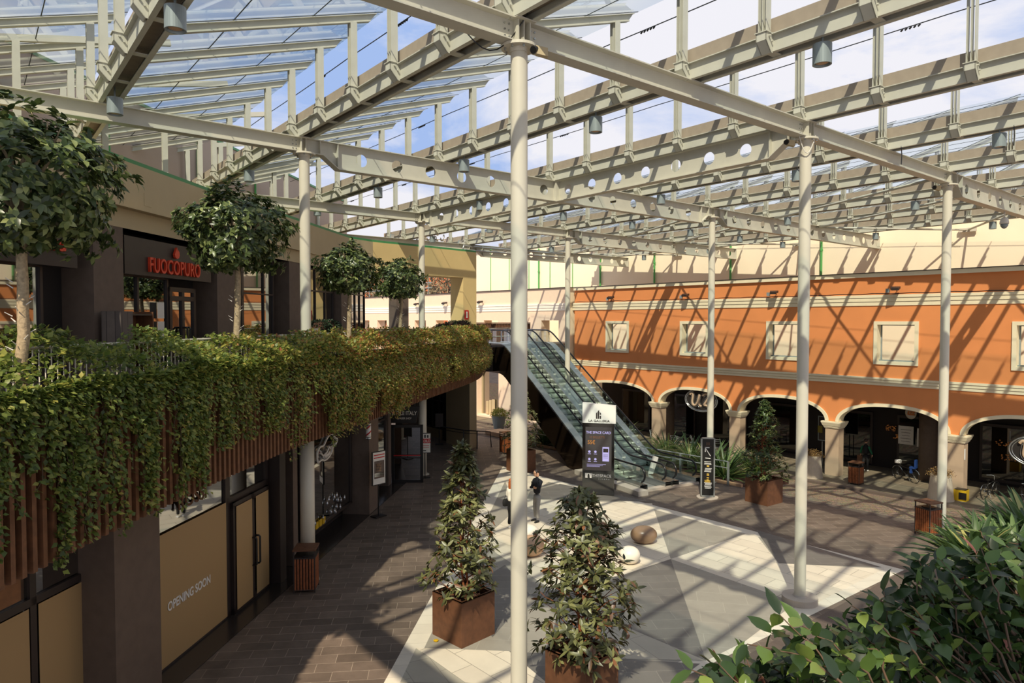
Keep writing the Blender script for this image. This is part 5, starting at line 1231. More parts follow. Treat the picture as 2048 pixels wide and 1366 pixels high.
# hanging strands
pts_ = []; dirs_ = []; nn_ = []
NS = 1250
ss_ = rng.uniform(1.5, TL - .5, NS); X_, Y_, NX_, NY_ = path_at(ss_)
vm = MB()
for i in range(NS):
    s = ss_[i]; f = min(1, max(0, (s - 8.0) / 8)); patch = .5 + .32 * math.sin(s * 1.7 + .6) + .28 * math.sin(s * 3.9 + 2) 
    if s < 13: patch = .46 + .5 * math.sin(s * 6.2 + 1.3 * math.sin(s * 1.9))
    patch = patch
    ln = (.5 + 1.75 * max(0, min(1, patch + .15)) ** 1.2 * rng.uniform(.35, 1.15)) + .35 * f
    if s < 14 and patch < .36: ln = rng.uniform(.1, .9)
    ln = min(ln, 1.5) if 9.3 < s < 11.8 else (min(ln, 1.65) if s > 22 else ln); ln = min(ln, 2.25 + rng.uniform(-.3, .15)); k = int(ln / .052); z = 6.1; ox = 0; wx = rng.uniform(-.05, .05); b_ = .07 + .42 * f * rng.uniform(.2, 1)
    tx, ty = -NY_[i], NX_[i]; pp = []
    for j in range(k):
        z -= .05; ox += rng.uniform(-.035, .035) + wx * .12; tt_ = (6.1 - z); prof_ = b_ * math.sin(min(1, tt_ / 1.2) * pi * .5) * (1 - .55 * max(0, tt_ - 1.0))
        o_ = .05 + prof_ + rng.uniform(-.03, .05); p = (X_[i] + NX_[i] * o_ + tx * ox, Y_[i] + NY_[i] * o_ + ty * ox, z); pp.append(p)
        for q in range(2 if s < 14 else 2):
            pts_.append((p[0] + rng.normal() * .035, p[1] + rng.normal() * .035, p[2] + rng.normal() * .03)); dirs_.append((NX_[i] * .7 + rng.normal() * .55, NY_[i] * .7 + rng.normal() * .55, -.35 + rng.normal() * .45)); nn_.append((NX_[i] + rng.normal() * .3, NY_[i] + rng.normal() * .3, .7))
    if s < 16 and len(pp) > 3 and i % 2 == 0: vm.tube([Vector(p) for p in pp[::3]], .006, 4)
PH = np.array(pts_); DH = np.array(dirs_); NH = np.array(nn_)
iv = thing('ivy_hedge', (-5.0, 16, 6.0), 'long mass of climbing ivy spilling over the gallery planter and down the slats', 'ivy')
sz = rng.uniform(.065, .12, NT); rt = np.clip(rng.beta(2.2, 2.6, NT) * .75 + .62 * far * rng.random(NT), 0, 1)
leaf_mesh('foliage', PT_, DT_, NN_, sz, sz * .34, LEAF_IVY, iv, 'small', rt, droop=.2, kind='stuff')
sz = rng.uniform(.06, .105, len(PH)); sl_ = (PH[:, 1] - 8) / 14; rh = np.clip(rng.beta(2, 3.0, len(PH)) * .8 + .62 * np.clip(sl_, 0, 1) * rng.random(len(PH)), 0, 1)
leaf_mesh('hanging_strands', PH, DH, NH, sz, sz * .35, LEAF_IVY, iv, 'small', rh, droop=.2, kind='stuff')
vm.build('stems', M['vine'], iv, kind='stuff')
# ---------------------------------------------------------------- magnolias in steel cubes
def cube_planter(c, w_, h, rz, lb):
    r = thing('steel_planter', c, lb, 'planter', 'rust brown cube planters'); c = Vector(c); X = Vector((cos(rz), sin(rz), 0)); Y = Vector((-sin(rz), cos(rz), 0)); m = MB()
    for s in (-1, 1): m.box(c + X * (s * (w_ / 2 - .02)) + Zv * h / 2, (.04, w_, h), X, Y); m.box(c + Y * (s * (w_ / 2 - .02)) + Zv * h / 2, (w_ - .08, .04, h), X, Y)
    for s in (-1, 1): m.box(c + X * (s * (w_ / 2 - .04)) + Zv * (h - .01), (.08, w_, .02), X, Y); m.box(c + Y * (s * (w_ / 2 - .04)) + Zv * (h - .01), (w_ - .16, .08, .02), X, Y)
    m.build('shell', M['corten'], r); m = MB(); m.box(c + Zv * (h - .16), (w_ - .09, w_ - .09, .06), X, Y); m.build('soil', M['soil'], r); return c + Zv * (h - .13)
def magnolia(base, hgt, rad, lb, n, leaf, lm_=None, seed=1, cone=1.0, per=9):
    t = thing('magnolia_tree', base, lb, 'shrub'); base = Vector(base); rr = random.Random(seed); m = MB(); lean = Vector((rr.uniform(-.04, .04), rr.uniform(-.04, .04), 0)); cen = []; ax = []
    for k in range(3):
        a = k * 2.1; branchy(m, base + Vector((cos(a) * .07, sin(a) * .07, 0)), base + Vector((cos(a) * .12, sin(a) * .12, hgt * (.93 - .12 * k))), .03, .008, .02, 8, rr)
    for i in range(n):
        h = (rr.random() ** .85) * .99 + .01; prof_ = (1 - h ** (1.5 if cone == 1 else 3.6)) ** .75 * .86 + .14 * (1 - h * .5) if cone else sqrt(max(0, 1 - (2 * h - 1) ** 2)) * .8 + .2
        prof_ *= min(1, .55 + h * 4); a = rr.uniform(0, 2 * pi); rr_ = rad * prof_ * (rr.random() ** .42) * (1 + .18 * math.sin(a * 3 + h * 9 + seed)); p = base + Vector((cos(a) * rr_, sin(a) * rr_, h * hgt))
        if i % 3 == 0 and rr_ > .1: branchy(m, base + Zv * max(.03, h * hgt - rr_ * .7), p, .011, .004, .08, 4, rr)
        cen.append(tuple(p)); ax.append((cos(a) * .6, sin(a) * .6, .75 + .3 * h))
    m.build('branches', M['barkred'], t, smooth=True)
    cen = np.array(cen); ax = np.array(ax) + unit(n) * .3; ax /= np.linalg.norm(ax, axis=1, keepdims=True); P, D, Nn = whorls(cen, ax, per, (-.25, .7))
    fl = rng.random(len(P)) ; rn = np.where(fl < .92, rng.random(len(P)) * .78, .84 + .16 * rng.random(len(P)))
    leaf_mesh('foliage', P, D, Nn, rng.uniform(.65, 1.15, len(P)) * leaf, leaf * .17, lm_ or LEAF_MAG, t, 'lance', rn, droop=.12); return t
rz1 = -.84
A1 = Vector((-1.08, 15.02, 0)); p = cube_planter(A1, .98, .98, .80, 'rust brown steel cube planter at left, holding the tall narrow magnolia'); magnolia(p, 3.4, .84, 'tall narrow magnolia in the steel cube left of the nearest column', 360, .205, seed=3, per=8)
A2 = Vector((1.28, 12.33, 0)); p = cube_planter(A2, .95, .98, .79, 'rust brown steel cube planter at the bottom of the photo, right of the nearest column'); magnolia(p, 3.05, 1.0, 'broad magnolia in the steel cube right of the nearest column', 370, .205, seed=5, cone=.8, per=8)
A3 = ground(1537, 997); A3 = Vector((9.72, 26.15, 0)); p = cube_planter(A3, .98, .95, .62, 'rust brown steel cube planter between the sign and the right column'); magnolia(p, 3.1, .86, 'dense cone shaped shrub in the steel cube before the orange arcade', 330, .16, LEAF_FICUS, 8, 1, 10)
A4 = Vector((.42, 31.6, 0)); p = cube_planter(A4, .98, 1.0, .6, 'rust brown steel cube planter half hidden behind the nearest column, beyond the two people'); magnolia(p, 3.3, .95, 'bushy magnolia behind the nearest column beside the escalator', 260, .17, LEAF_MAG, 11, 1)
A5 = Vector((3.2, 35.2, 0)); p = cube_planter(A5, .98, 1.0, .5, 'rust brown steel cube planter in the shade under the escalators'); magnolia(p, 1.9, .7, 'small magnolia in the shade under the escalators', 110, .16, LEAF_MAG, 12, 1)
# ---------------------------------------------------------------- strap leaved plants and cycads in the bed
def strap_clump(c, n, L, lb, name='strap_leaf_plant', spread=1.0, wd=.03, mt=None, grp='strap leaved plants in the bed'):
    t = thing(name, c, lb, 'plant', grp); a = rng.uniform(0, 2 * pi, n); e = rng.uniform(.35, 1.45, n) if spread > .8 else rng.uniform(.6, 1.5, n)
    D = np.stack([np.cos(a) * np.cos(e), np.sin(a) * np.cos(e), np.sin(e)], 1); P = np.array(c)[None] + np.stack([np.cos(a), np.sin(a), 0 * a], 1) * rng.uniform(.0, .16 * spread, (n, 1))
    Nn = np.stack([-np.cos(a) * np.sin(e), -np.sin(a) * np.sin(e), np.cos(e)], 1); leaf_mesh('leaves', P, D, Nn, rng.uniform(.7, 1.1, n) * L, wd, mt or LEAF_STRAP, t, 'strap', np.clip(rng.normal(.5, .22, n), 0, 1), .3, .38); return t
def cycad(c, n, L, lb):
    t = thing('cycad_palm', c, lb, 'palm', 'cycads in the bed'); P = []; D = []; Nn = []; m = MB(); c = Vector(c); m.lathe(c - Zv * .1, [(.12, 0), (.15, .12), (.11, .25)], 12)
    for i in range(n):
        a = 2 * pi * i / n + rng.uniform(-.1, .1); e0 = rng.uniform(.5, 1.25); pts = []; p = c + Zv * .2; e = e0
        for k in range(16):
            d = Vector((cos(a) * cos(e), sin(a) * cos(e), sin(e))); pts.append((p.copy(), d)); p = p + d * (L / 16); e -= .085
        m.tube([q for q, _ in pts[::2]], .008, 4)
        sd_ = Vector((-sin(a), cos(a), 0))
        for k, (q, d) in enumerate(pts[2:]):
            for h in (0, .5):
                for s in (-1, 1):
                    P.append(tuple(q + d * (L / 16 * h))); D.append(tuple(sd_ * s * .9 + d * .55 + Zv * .15)); Nn.append(tuple(Zv + d * -.2))
    m.build('stems', M['vine'], t); f = np.array(P); L_ = rng.uniform(.8, 1.1, len(P)) * .24
    leaf_mesh('fronds', f, np.array(D), np.array(Nn), L_, .011, LEAF_STRAP, t, 'small', np.clip(rng.normal(.42, .12, len(P)), 0, 1), .1, .2); return t
bp = [(-21.0, 6.6, 's', 1.0), (-19.9, 8.0, 's', 1.1), (-18.6, 6.4, 's', 1.05), (-17.2, 7.9, 's', 1.1), (-16.3, 6.4, 's', 1.0), (-15.0, 7.6, 'c', 1.2), (-13.5, 6.5, 'c', 1.25), (-12.6, 8.3, 's', 1.1), (-11.7, 6.9, 'c', 1.25), (-10.6, 7.0, 's', 1.1), (-9.6, 6.5, 's', 1.15), (-14.2, 8.6, 's', 1.1), (-20.6, 5.9, 's', .8), (-9.0, 8.2, 's', 1.1), (-17.9, 8.9, 's', 1.2)]
sc_ = 0; cc_ = 0
for s, n_, kd, L in sorted(bp):
    c = Bn(n_, s, .0 - (n_ - 5.3) * .09)
    if kd == 's': strap_clump(c, 130, L * 1.5, 'strap leaved green clump in the bed behind the railing, %s clump from the left' % ORD[sc_], wd=.04); sc_ += 1
    else: cycad(c, 30, L * 1.45, '%s of three cycads with arching feather fronds in the bed behind the railing' % ['left', 'middle', 'right'][cc_]); cc_ += 1
# ---------------------------------------------------------------- camera-side planter, hedge and clivia
m = MB(); a = Vector((-.2, .75, 0)); m.slab([a + Zv * 5.0, a + U * 3.6 + Zv * 5.0, a + U * 3.6 + Zv * 5.72, a + Zv * 5.72], Vector((U.y, -U.x, 0)) * .9); m.build('near_planter', M['black'], label='dark planter trough below the foreground hedge', cat='planter')
m = MB(); m.slab([a + U * -3 + Zv * 0, a + U * 14 + Zv * 0, a + U * 14 + Zv * 4.98, a + U * -3 + Zv * 4.98], Vector((U.y, -U.x, 0)) * 3.0); m.build('wall_near', M['brownclad'], kind=S)
fx, fy = [], []
hd_ = thing('honeysuckle_hedge', (1.6, 2.0, 5.7), 'leafy foreground hedge with broad green leaves and a few red ones at bottom right', 'hedge')
vm = MB(); P = []; D = []; Nn = []; rr = random.Random(21)
root0 = a + Vector((U.y, -U.x, 0)) * .1
def pxpt(px, py, d): return atd(px, py, d)
tips = []
# (target tip positions spread over a mound; world space, leaning out over the edge)
for i in range(380):
    t = rr.random() ** .62; px = 1400 + 700 * t + rr.uniform(-40, 40); top = np.interp(px, [1350, 1420, 1500, 1580, 1660, 1780, 1900, 2000, 2110], [1362, 1345, 1318, 1312, 1270, 1188, 1112, 1088, 1066])
    py = top + (1440 - top) * (rr.random() ** 1.15); d = 1.55 + 1.35 * (px - 1350) / 700 * .8 + rr.uniform(-.25, .35); tips.append(pxpt(px, py, d))
for px, py, d in [(1565, 1235, 1.7), (1545, 1262, 1.7), (1600, 1250, 1.75), (1385, 1335, 1.5), (1440, 1330, 1.55), (1500, 1290, 1.6), (1880, 1095, 2.4), (1835, 1120, 2.3), (1960, 1065, 2.6), (1700, 1215, 1.9), (1765, 1180, 2.0)]:
    tips += [pxpt(px, py, d)] * 1
for i, tip in enumerate(tips):
    rt = tip + Vector((rr.uniform(-.05, .34), rr.uniform(-.22, .05), -rr.uniform(.16, .36)))
    mid = (rt + tip) / 2 + Vector((rr.uniform(-.05, .05), rr.uniform(-.05, .05), rr.uniform(.02, .12))); ns = 11; pts = []
    for k in range(ns + 1):
        u1 = k / ns; pts.append(rt * (1 - u1) ** 2 + mid * 2 * u1 * (1 - u1) + tip * u1 ** 2 + Vector((rr.uniform(-1, 1), rr.uniform(-1, 1), rr.uniform(-1, 1))) * .008)
    vm.tube(pts, .003, 5, rs=[.0045 - .003 * k / ns for k in range(ns + 1)])
    for k in range(2, ns + 1):
        d = (pts[k] - pts[k - 1]).normalized(); sd_ = d.cross(Zv).normalized(); rot = (k % 2) * pi / 2 + rr.uniform(-.3, .3); x = sd_ * cos(rot) + Zv * sin(rot) * .5
        for s in (-1, 1):
            if rr.random() < .12: continue
            P.append(tuple(pts[k])); D.append(tuple(x * s * .9 + d * .35 + Vector((rr.uniform(-.3, .3), rr.uniform(-.3, .3), rr.uniform(-.45, .1))))); Nn.append(tuple(Zv + Vector((rr.uniform(-.5, .5), rr.uniform(-.5, .5), 0))))
vm.build('twigs', M['vine'], hd_, smooth=True); n = len(P)
rn = np.where(rng.random(n) < .98, rng.random(n) ** 1.35 * .86, .92 + .08 * rng.random(n)); leaf_mesh('foliage', np.array(P), np.array(D), np.array(Nn), rng.uniform(.65, 1.15, n) * .072, rng.uniform(.014, .022, n), LEAF_HEDGE, hd_, 'broad', rn, droop=.18)
for i, (px, py, d, n, L) in enumerate([(1955, 1128, 5.2, 120, .37), (2030, 1118, 5.6, 120, .38), (1990, 1098, 6.0, 110, .38), (2065, 1078, 6.0, 110, .42), (1930, 1130, 5.8, 50, .30)]):
    c = atd(px, py, d); strap_clump(tuple(c), n, L, 'clivia clump with broad strap leaves at the right edge, %s of five from the left' % ORD[[1, 3, 2, 4, 0][i]], 'clivia_plant', 1.0, .023, None, 'clivias in the right hand trough')
m = MB(); c = atd(1965, 1150, 5.6); m.box(c + Vector((.45, .1, -.35)), (1.7, .7, .75), U, V); m.build('clivia_trough', M['black'], label='dark trough holding the clivias at the right edge', cat='planter')
m = MB(); m.box(Vector((c.x + .6, c.y + .0, (c.z - .7) / 2)), (2.2, .9, c.z - .7), U, V); m.build('wall_terrace_right', M['brownclad'], kind=S)
# ---------------------------------------------------------------- pots
def pot(c, h, r0, lb, lb2):
    t = thing('concrete_pot', c, lb, 'pot', 'tapered concrete pots'); m = MB(); m.lathe(c, [(r0 * 1.0, 0), (r0 * .98, .02), (r0 * .76, h), (r0 * .70, h), (r0 * .68, h - .06)], 28); m.build('body', M['concrete'], t, smooth=False)
    d = thing('dried_plant', Vector(c) + Zv * (h - .02), lb2, 'plant'); n = 900; v = unit(n); v[:, 2] = np.abs(v[:, 2]) * .8; P_ = np.array(c) + np.array([0, 0, h - .05]) + v * rng.uniform(.25, 1, (n, 1)) * np.array([r0 * 1.15, r0 * 1.15, r0 * .95])
    leaf_mesh('flower_heads', P_, unit(n), unit(n), .05, .018, LEAF_DRY, d, 'small'); m = MB(); rr = random.Random(2)
    for i in range(26): a_ = rr.uniform(0, 6.28); q = rr.uniform(.2, 1) * r0; m.cyl(Vector(c) + Zv * (h - .1), Vector(c) + Vector((cos(a_) * q, sin(a_) * q, h + .2)), .006, n=4)
    m.build('stalks', M['vine'], d)
c = W(-.13, -1.25, -1.1); pot(c, 1.15, .52, 'tapered concrete pot left of the middle arcade pillar', 'dried brown flowers in the pot by the middle arcade pillar')
c = W(.92, -1.25, -1.15); pot(c, 1.15, .55, 'tapered concrete pot in front of the pillar by the yellow crate', 'dried brown flowers in the pot behind the edge column')
m = MB(); c = W(1.04, -1.25, -.62); m.box(c + Zv * .25, (.5, .45, .5), WDn, WN); yc = m.build('delivery_crate', M['yellow'], label='yellow delivery crate on the pavement by the bicycles', cat='crate'); m = MB(); m.box(c + Zv * .25 + WDn * .12 - WN * .26, (.3, .02, .3), WDn, WN); m.box(c + Zv * .51, (.45, .4, .03), WDn, WN); m.build('black_panel', M['black'], yc)
# tubs by the far shop
c = Vector((-.9, 46.5, -.4)); m = MB(); m.lathe(c, [(.35, 0), (.5, .9), (.46, .9), (.44, .85)], 20); m.build('blue_grey_pot', M['lamp'], label='blue grey round pot by the far shop window under the escalator', cat='pot')
t = thing('yellow_green_shrub', c + Zv * .9, 'yellow green round shrub in the pot by the far shop window', 'shrub'); v = unit(900); v[:, 2] = np.abs(v[:, 2]); leaf_mesh('foliage', np.array(c) + np.array([0, 0, .85]) + v * .6 * rng.uniform(.6, 1, (900, 1)), unit(900), unit(900), .09, .03, LEAF_IVY, t, 'small', rng.uniform(.4, .75, 900))
# rounded evergreen bushes by the portal
for i, (px, py, d, r_) in enumerate([(905, 656, 34.5, .42), (925, 655, 34.2, .40), (885, 660, 34.8, .36), (640, 655, 24, .3), (660, 655, 24.6, .3)]):
    c = atd(px, py, d); t = thing('evergreen_bush', c - Zv * .4, ['round dark bush on the gallery before the portal, middle of three', 'round dark bush on the gallery before the portal, right of three', 'round dark bush on the gallery before the portal, left of three', 'low dark bush in a white trough right of the gallery column, left one', 'low dark bush in a white trough right of the gallery column, right one'][i], 'bush')
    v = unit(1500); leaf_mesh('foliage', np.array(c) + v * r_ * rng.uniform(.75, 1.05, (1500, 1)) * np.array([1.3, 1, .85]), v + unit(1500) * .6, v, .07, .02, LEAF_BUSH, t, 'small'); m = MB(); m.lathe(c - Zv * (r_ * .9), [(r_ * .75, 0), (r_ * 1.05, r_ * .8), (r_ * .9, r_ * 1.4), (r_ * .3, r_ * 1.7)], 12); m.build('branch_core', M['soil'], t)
m = MB(); m.box(atd(652, 665, 24.2), (1.5, .35, .3), Vector((.2, 1, 0)).normalized()); m.build('white_trough', M['offwhite'], label='white trough with low bushes right of the gallery column', cat='planter')
# bare trees behind the portal
for i, (x, y, h) in enumerate([(-17, 82, 15), (-9.5, 80, 17), (-27, 84, 17), (-13, 78, 12)]):
    t = thing('distant_tree', (x, y, 0), ['bare brownish tree beyond the portal, middle', 'grey green tree beyond the portal, right', 'bare brownish tree far left behind the gallery pillars', 'low twiggy tree beyond the portal'][i], 'tree'); m = MB(); rr = random.Random(i)
    branchy(m, (x, y, -1), (x, y, h * .6), .25, .12, .02, 5, rr)
    for k in range(24): a_ = rr.uniform(0, 6.28); branchy(m, (x, y, h * rr.uniform(.25, .6)), (x + cos(a_) * 3.2, y + sin(a_) * 3.2, h * rr.uniform(.6, 1)), .08, .02, .08, 5, rr)
    m.build('trunk', M['bark'], t); n = 2600; v = unit(n); leaf_mesh('foliage', np.array([x, y, h * .72]) + v * rng.uniform(.5, 1, (n, 1)) * np.array([3.8, 3.8, h * .34]), unit(n), unit(n), .4, .1, LEAF_FAR, t, 'small')
# terrace railing on the flat roof beyond the portal
r = thing('roof_railing', W(-7.5, 9.5, .6), 'thin grey railing on the flat roof beyond the portal', 'railing'); m = MB()
for z in (10.6, 10.1): m.tube([W(-11, z, .6), W(-6.7, z, .6)], .05, 6)
for i in range(16): m.cyl(W(-11 + i * .28, 9.45, .6), W(-11 + i * .28, 10.6, .6), .04, n=6)
m.build('bars', M['lamp'], r)
# ---------------------------------------------------------------- pebble seats
def pebble(c, a_, b_, h, mt, lb, rz=0):
    m = MB(); n = 12; prof_ = []
    for i in range(n + 1):
        th = -pi / 2 + pi * i / n; prof_.append((max(.001, cos(th) ** .85 * a_ if cos(th) > 0 else .001), h / 2 + sin(th) * h / 2))
    prof_[0] = (a_ * .3, 0.0); X = Vector((cos(rz), sin(rz), 0)); Y = Vector((-sin(rz), cos(rz), 0)); m.lathe(c, prof_, 36, X=X, Y=Y, sy=b_ / a_); return m.build('pebble_seat', M[mt], smooth=True, label=lb, cat='stone seat', group='rounded stone seats')
pebble((4.14, 21.25, 0), .42, .34, .54, 'stonebrown', 'brown glossy pebble seat, rightmost of the group'); pebble((3.38, 19.45, 0), .31, .29, .50, 'stone', 'white pebble seat in front, right of the broad magnolia')
pebble((.42, 21.2, 0), .46, .40, .62, 'stone', 'white pebble seat at the feet of the standing man, behind the nearest column'); pebble((.55, 20.1, 0), .42, .38, .60, 'stonetan', 'tan pebble seat just below the white one, beside the nearest column')
pebble((2.75, 21.35, 0), .34, .34, .66, 'stonebrown', 'tall brown pebble seat seen behind the top of the broad magnolia'); pebble((2.35, 20.0, 0), .36, .30, .7, 'stonebrown', 'dark pebble seat hidden among the magnolia leaves')
m = MB(); c = ground(872, 1283); m.lathe(c, [(.001, 0), (.05, .01), (.06, .03), (.02, .04)], 7); m.build('fallen_leaf', M['yellow'], label='small yellow fallen leaf beside the left cube planter', cat='leaf')
# ================================================================ PEOPLE
def skin_body(name, chains, mt, parent, sub=2, **kw):
    """chains: list of [(x,y,z,r)...]; index references join chains: ('j', chain, idx) as first element"""
    vs = []; es = []; rad = []; idx = {}
    for ci, ch in enumerate(chains):
        prev = None
        for k, e in enumerate(ch):
            if e[0] == 'j': i = idx[(e[1], e[2])]
            else: vs.append(Vector(e[:3])); rad.append(e[3] if len(e) == 4 else e[3:]); i = len(vs) - 1
            idx[(ci, k)] = i
            if prev is not None: es.append((prev, i))
            prev = i
    o0 = wloc(parent); me = bpy.data.meshes.new(name); me.from_pydata([tuple(v - o0) for v in vs], es, []); o = bpy.data.objects.new(name, me); COL.objects.link(o); o.parent = parent
    md = o.modifiers.new('skin', 'SKIN'); 
    for i, r in enumerate(rad): me.skin_vertices[0].data[i].radius = (r, r) if not isinstance(r, tuple) else r
    me.skin_vertices[0].data[0].use_root = True; ss = o.modifiers.new('sub', 'SUBSURF'); ss.levels = sub; ss.render_levels = sub
    bpy.context.view_layer.update(); ev = o.evaluated_get(bpy.context.evaluated_depsgraph_get()); nm = bpy.data.meshes.new_from_object(ev); o.modifiers.clear(); o.data = nm; nm.materials.clear(); nm.materials.append(mt)
    nm.polygons.foreach_set('use_smooth', [True] * len(nm.polygons)); return tag(o, **kw)
def head(parent, c, face, hair, hair_mt, long=False):
    c = Vector(c); f = Vector(face).normalized(); s = f.cross(Zv); m = MB(); prof_ = []
    m.lathe(c - Zv * .115, [(.001, 0), (.045, .01), (.064, .045), (.074, .10), (.078, .14), (.074, .18), (.055, .215), (.02, .235), (.001, .237)], 20, X=s, Y=f, sy=1.22)
    m.add([c + f * .095 + Zv * .03, c + f * .09 + s * .018 - Zv * .02, c + f * .09 - s * .018 - Zv * .02, c + f * .122 - Zv * .018], [(0, 1, 3), (0, 3, 2), (1, 2, 3)])
    for q in (-1, 1): m.lathe(c + s * (.078 * q) + Zv * 0, [(.004, -.03), (.012, -.01), (.014, .015), (.006, .03)], 8, X=f, Y=s)
    m.build('head', M['skin'], parent, smooth=True)
    m = MB()
    for q in (-1, 1): m.lathe(c + f * .088 + s * (.03 * q) + Zv * .012, [(.001, -.006), (.009, 0), (.001, .006)], 8)
    m.box(c + f * .092 - Zv * .055, (.04, .008, .006), s, f); m.build('eyes_and_mouth', M['hairbrown'], parent)
    m = MB(); hc = c - f * .018 + Zv * .03
    m.lathe(hc - Zv * .09, [(.05, 0), (.080, .04), (.088, .09), (.086, .14), (.066, .175), (.03, .192), (.001, .195)], 18, X=s, Y=f, sy=1.08)
    if long: m.lathe(c - f * .06 - Zv * .36, [(.03, 0), (.085, .08), (.10, .2), (.09, .36), (.05, .42)], 14, X=s, Y=f, sy=.55)
    o = m.build('hair', hair_mt, parent, smooth=True); return o
def hand(parent, w_, d, s, mt='skin', curl=.5, nm='hand'):
    """w_ wrist, d direction of the fingers, s side towards the thumb"""
    w_ = Vector(w_); d = Vector(d).normalized(); s = (Vector(s) - d * Vector(s).dot(d)).normalized(); n = d.cross(s); ch = [[tuple(w_) + (.024,), tuple(w_ + d * .045) + (.034,), tuple(w_ + d * .085) + (.032,)]]
    for i, (o, L) in enumerate([(.028, .070), (.010, .078), (-.009, .073), (-.026, .056)]):
        a = w_ + d * .088 + s * o; b = a + d * L * .5 - n * L * .2 * curl; c = b + d * L * .4 - n * L * .5 * curl; ch.append([('j', 0, 2), tuple(a) + (.010,), tuple(b) + (.009,), tuple(c) + (.0075,)])
    a = w_ + d * .03 + s * .035; b = a + d * .035 + s * .02; ch.append([('j', 0, 1), tuple(a) + (.012,), tuple(b) + (.010,), tuple(b + d * .025) + (.008,)])
    return skin_body(nm, ch, M[mt] if isinstance(mt, str) else mt, parent, 1)
# man in navy jumper
B = Vector((.87, 23.55, 0)); man = thing('person', B, 'standing person in navy roll-neck jumper and grey trousers, hand raised to ear', 'person')
f = Vector((-.72, -.5, 0)).normalized(); s = Vector((f.y, -f.x, 0))      # s: his right-hand side
def mp_(x, y, z): return tuple(B + s * x + f * y + Zv * z)             # x to his right, y forward
skin_body('body', [[mp_(0, 0, .96) + (.15, .115), mp_(0, .01, 1.12) + (.155, .115), mp_(0, -.01, 1.30) + (.19, .13), mp_(0, -.02, 1.43) + (.14, .095), mp_(0, 0, 1.51) + (.062,), mp_(0, .015, 1.57) + (.06,)],
    [('j', 0, 3), mp_(.19, -.02, 1.43) + (.074,), mp_(.25, .03, 1.18) + (.052,), mp_(.12, .20, 1.20) + (.04,), mp_(-.04, .20, 1.23) + (.032,)],
    [('j', 0, 3), mp_(-.19, -.02, 1.43) + (.074,), mp_(-.26, .10, 1.20) + (.052,), mp_(-.19, .16, 1.42) + (.04,), mp_(-.13, .05, 1.58) + (.03,)]], M['navy'], man)
skin_body('trousers', [[mp_(0, 0, .98) + (.135, .105), mp_(0, -.01, .88) + (.15, .115)], [('j', 0, 1), mp_(.09, -.01, .78) + (.095,), mp_(.10, .02, .50) + (.072,), mp_(.10, -.01, .12) + (.055,)], [('j', 0, 1), mp_(-.09, .01, .78) + (.095,), mp_(-.11, .06, .50) + (.072,), mp_(-.12, .05, .12) + (.055,)]], M['greytrouser'], man)
skin_body('shoe', [[mp_(.10, -.05, .05) + (.045,), mp_(.11, .06, .045) + (.048,), mp_(.12, .17, .035) + (.035,)]], M['black'], man, 2); skin_body('shoe', [[mp_(-.12, 0, .05) + (.045,), mp_(-.13, .11, .045) + (.048,), mp_(-.14, .22, .035) + (.035,)]], M['black'], man, 2)
head(man, mp_(0, .04, 1.69), f + Vector((-.3, 0, 0)), 0, M['hairbrown']); hand(man, mp_(-.13, .05, 1.585), (0, 0, 1), f, curl=.5); hand(man, mp_(-.05, .20, 1.235), -s, (0, 0, 1), curl=.6)
m = MB(); hc = Vector(mp_(0, .04, 1.70)); fd = (f + Vector((-.3, 0, 0))).normalized(); sd2 = fd.cross(Zv)
for q in (-1, 1): m.tube([hc + fd * .105 + sd2 * (.032 * q + .022 * cos(a)) + Zv * (.005 + .018 * sin(a)) for a in [i * pi / 4 for i in range(9)]], .003, 5); m.bar(hc + fd * .1 + sd2 * .055 * q, hc + sd2 * .08 * q, .004, .004)
m.build('glasses', M['black'], man)
# woman beside the column
B = Vector((-.03, 22.7, 0)); wo_ = thing('person', B, 'person with auburn hair, white top and black trousers, half hidden by the nearest column', 'person')
f = Vector((.75, .55, 0)).normalized(); s = Vector((f.y, -f.x, 0))
skin_body('body', [[mp_(0, 0, .92) + (.135, .10), mp_(0, 0, 1.06) + (.125, .10), mp_(0, 0, 1.22) + (.145, .11), mp_(0, -.01, 1.33) + (.105, .08), mp_(0, 0, 1.41) + (.05,), mp_(0, .01, 1.46) + (.05,)],
    [('j', 0, 3), mp_(.15, -.01, 1.33) + (.06,), mp_(.21, .0, 1.10) + (.055,), mp_(.17, .14, .98) + (.04,)], [('j', 0, 3), mp_(-.15, -.01, 1.33) + (.06,), mp_(-.22, .0, 1.10) + (.06,), mp_(-.17, .13, .97) + (.045,)]], M['whitecloth'], wo_)
skin_body('trousers', [[mp_(0, 0, .95) + (.13, .10), mp_(0, -.01, .84) + (.15, .11)], [('j', 0, 1), mp_(.085, 0, .74) + (.09,), mp_(.09, .02, .46) + (.065,), mp_(.09, -.01, .12) + (.06,)], [('j', 0, 1), mp_(-.085, 0, .74) + (.09,), mp_(-.10, .03, .46) + (.065,), mp_(-.11, .0, .12) + (.06,)]], M['blackcloth'], wo_)
for q in (-1, 1): skin_body('shoe', [[mp_(.10 * q, -.05, .05) + (.04,), mp_(.10 * q, .06, .04) + (.042,), mp_(.10 * q, .16, .03) + (.03,)]], M['white'], wo_, 2)
head(wo_, mp_(0, .03, 1.58), f, 0, M['hairred'], True); hand(wo_, mp_(-.17, .13, .96), f, (0, 0, 1)); hand(wo_, mp_(.17, .14, .97), f, (0, 0, 1))
bg_ = thing('handbag', mp_(-.30, .02, .72), 'small black shoulder bag hanging at the side of the auburn haired person', 'handbag'); bc = Vector(mp_(-.31, .02, .84))
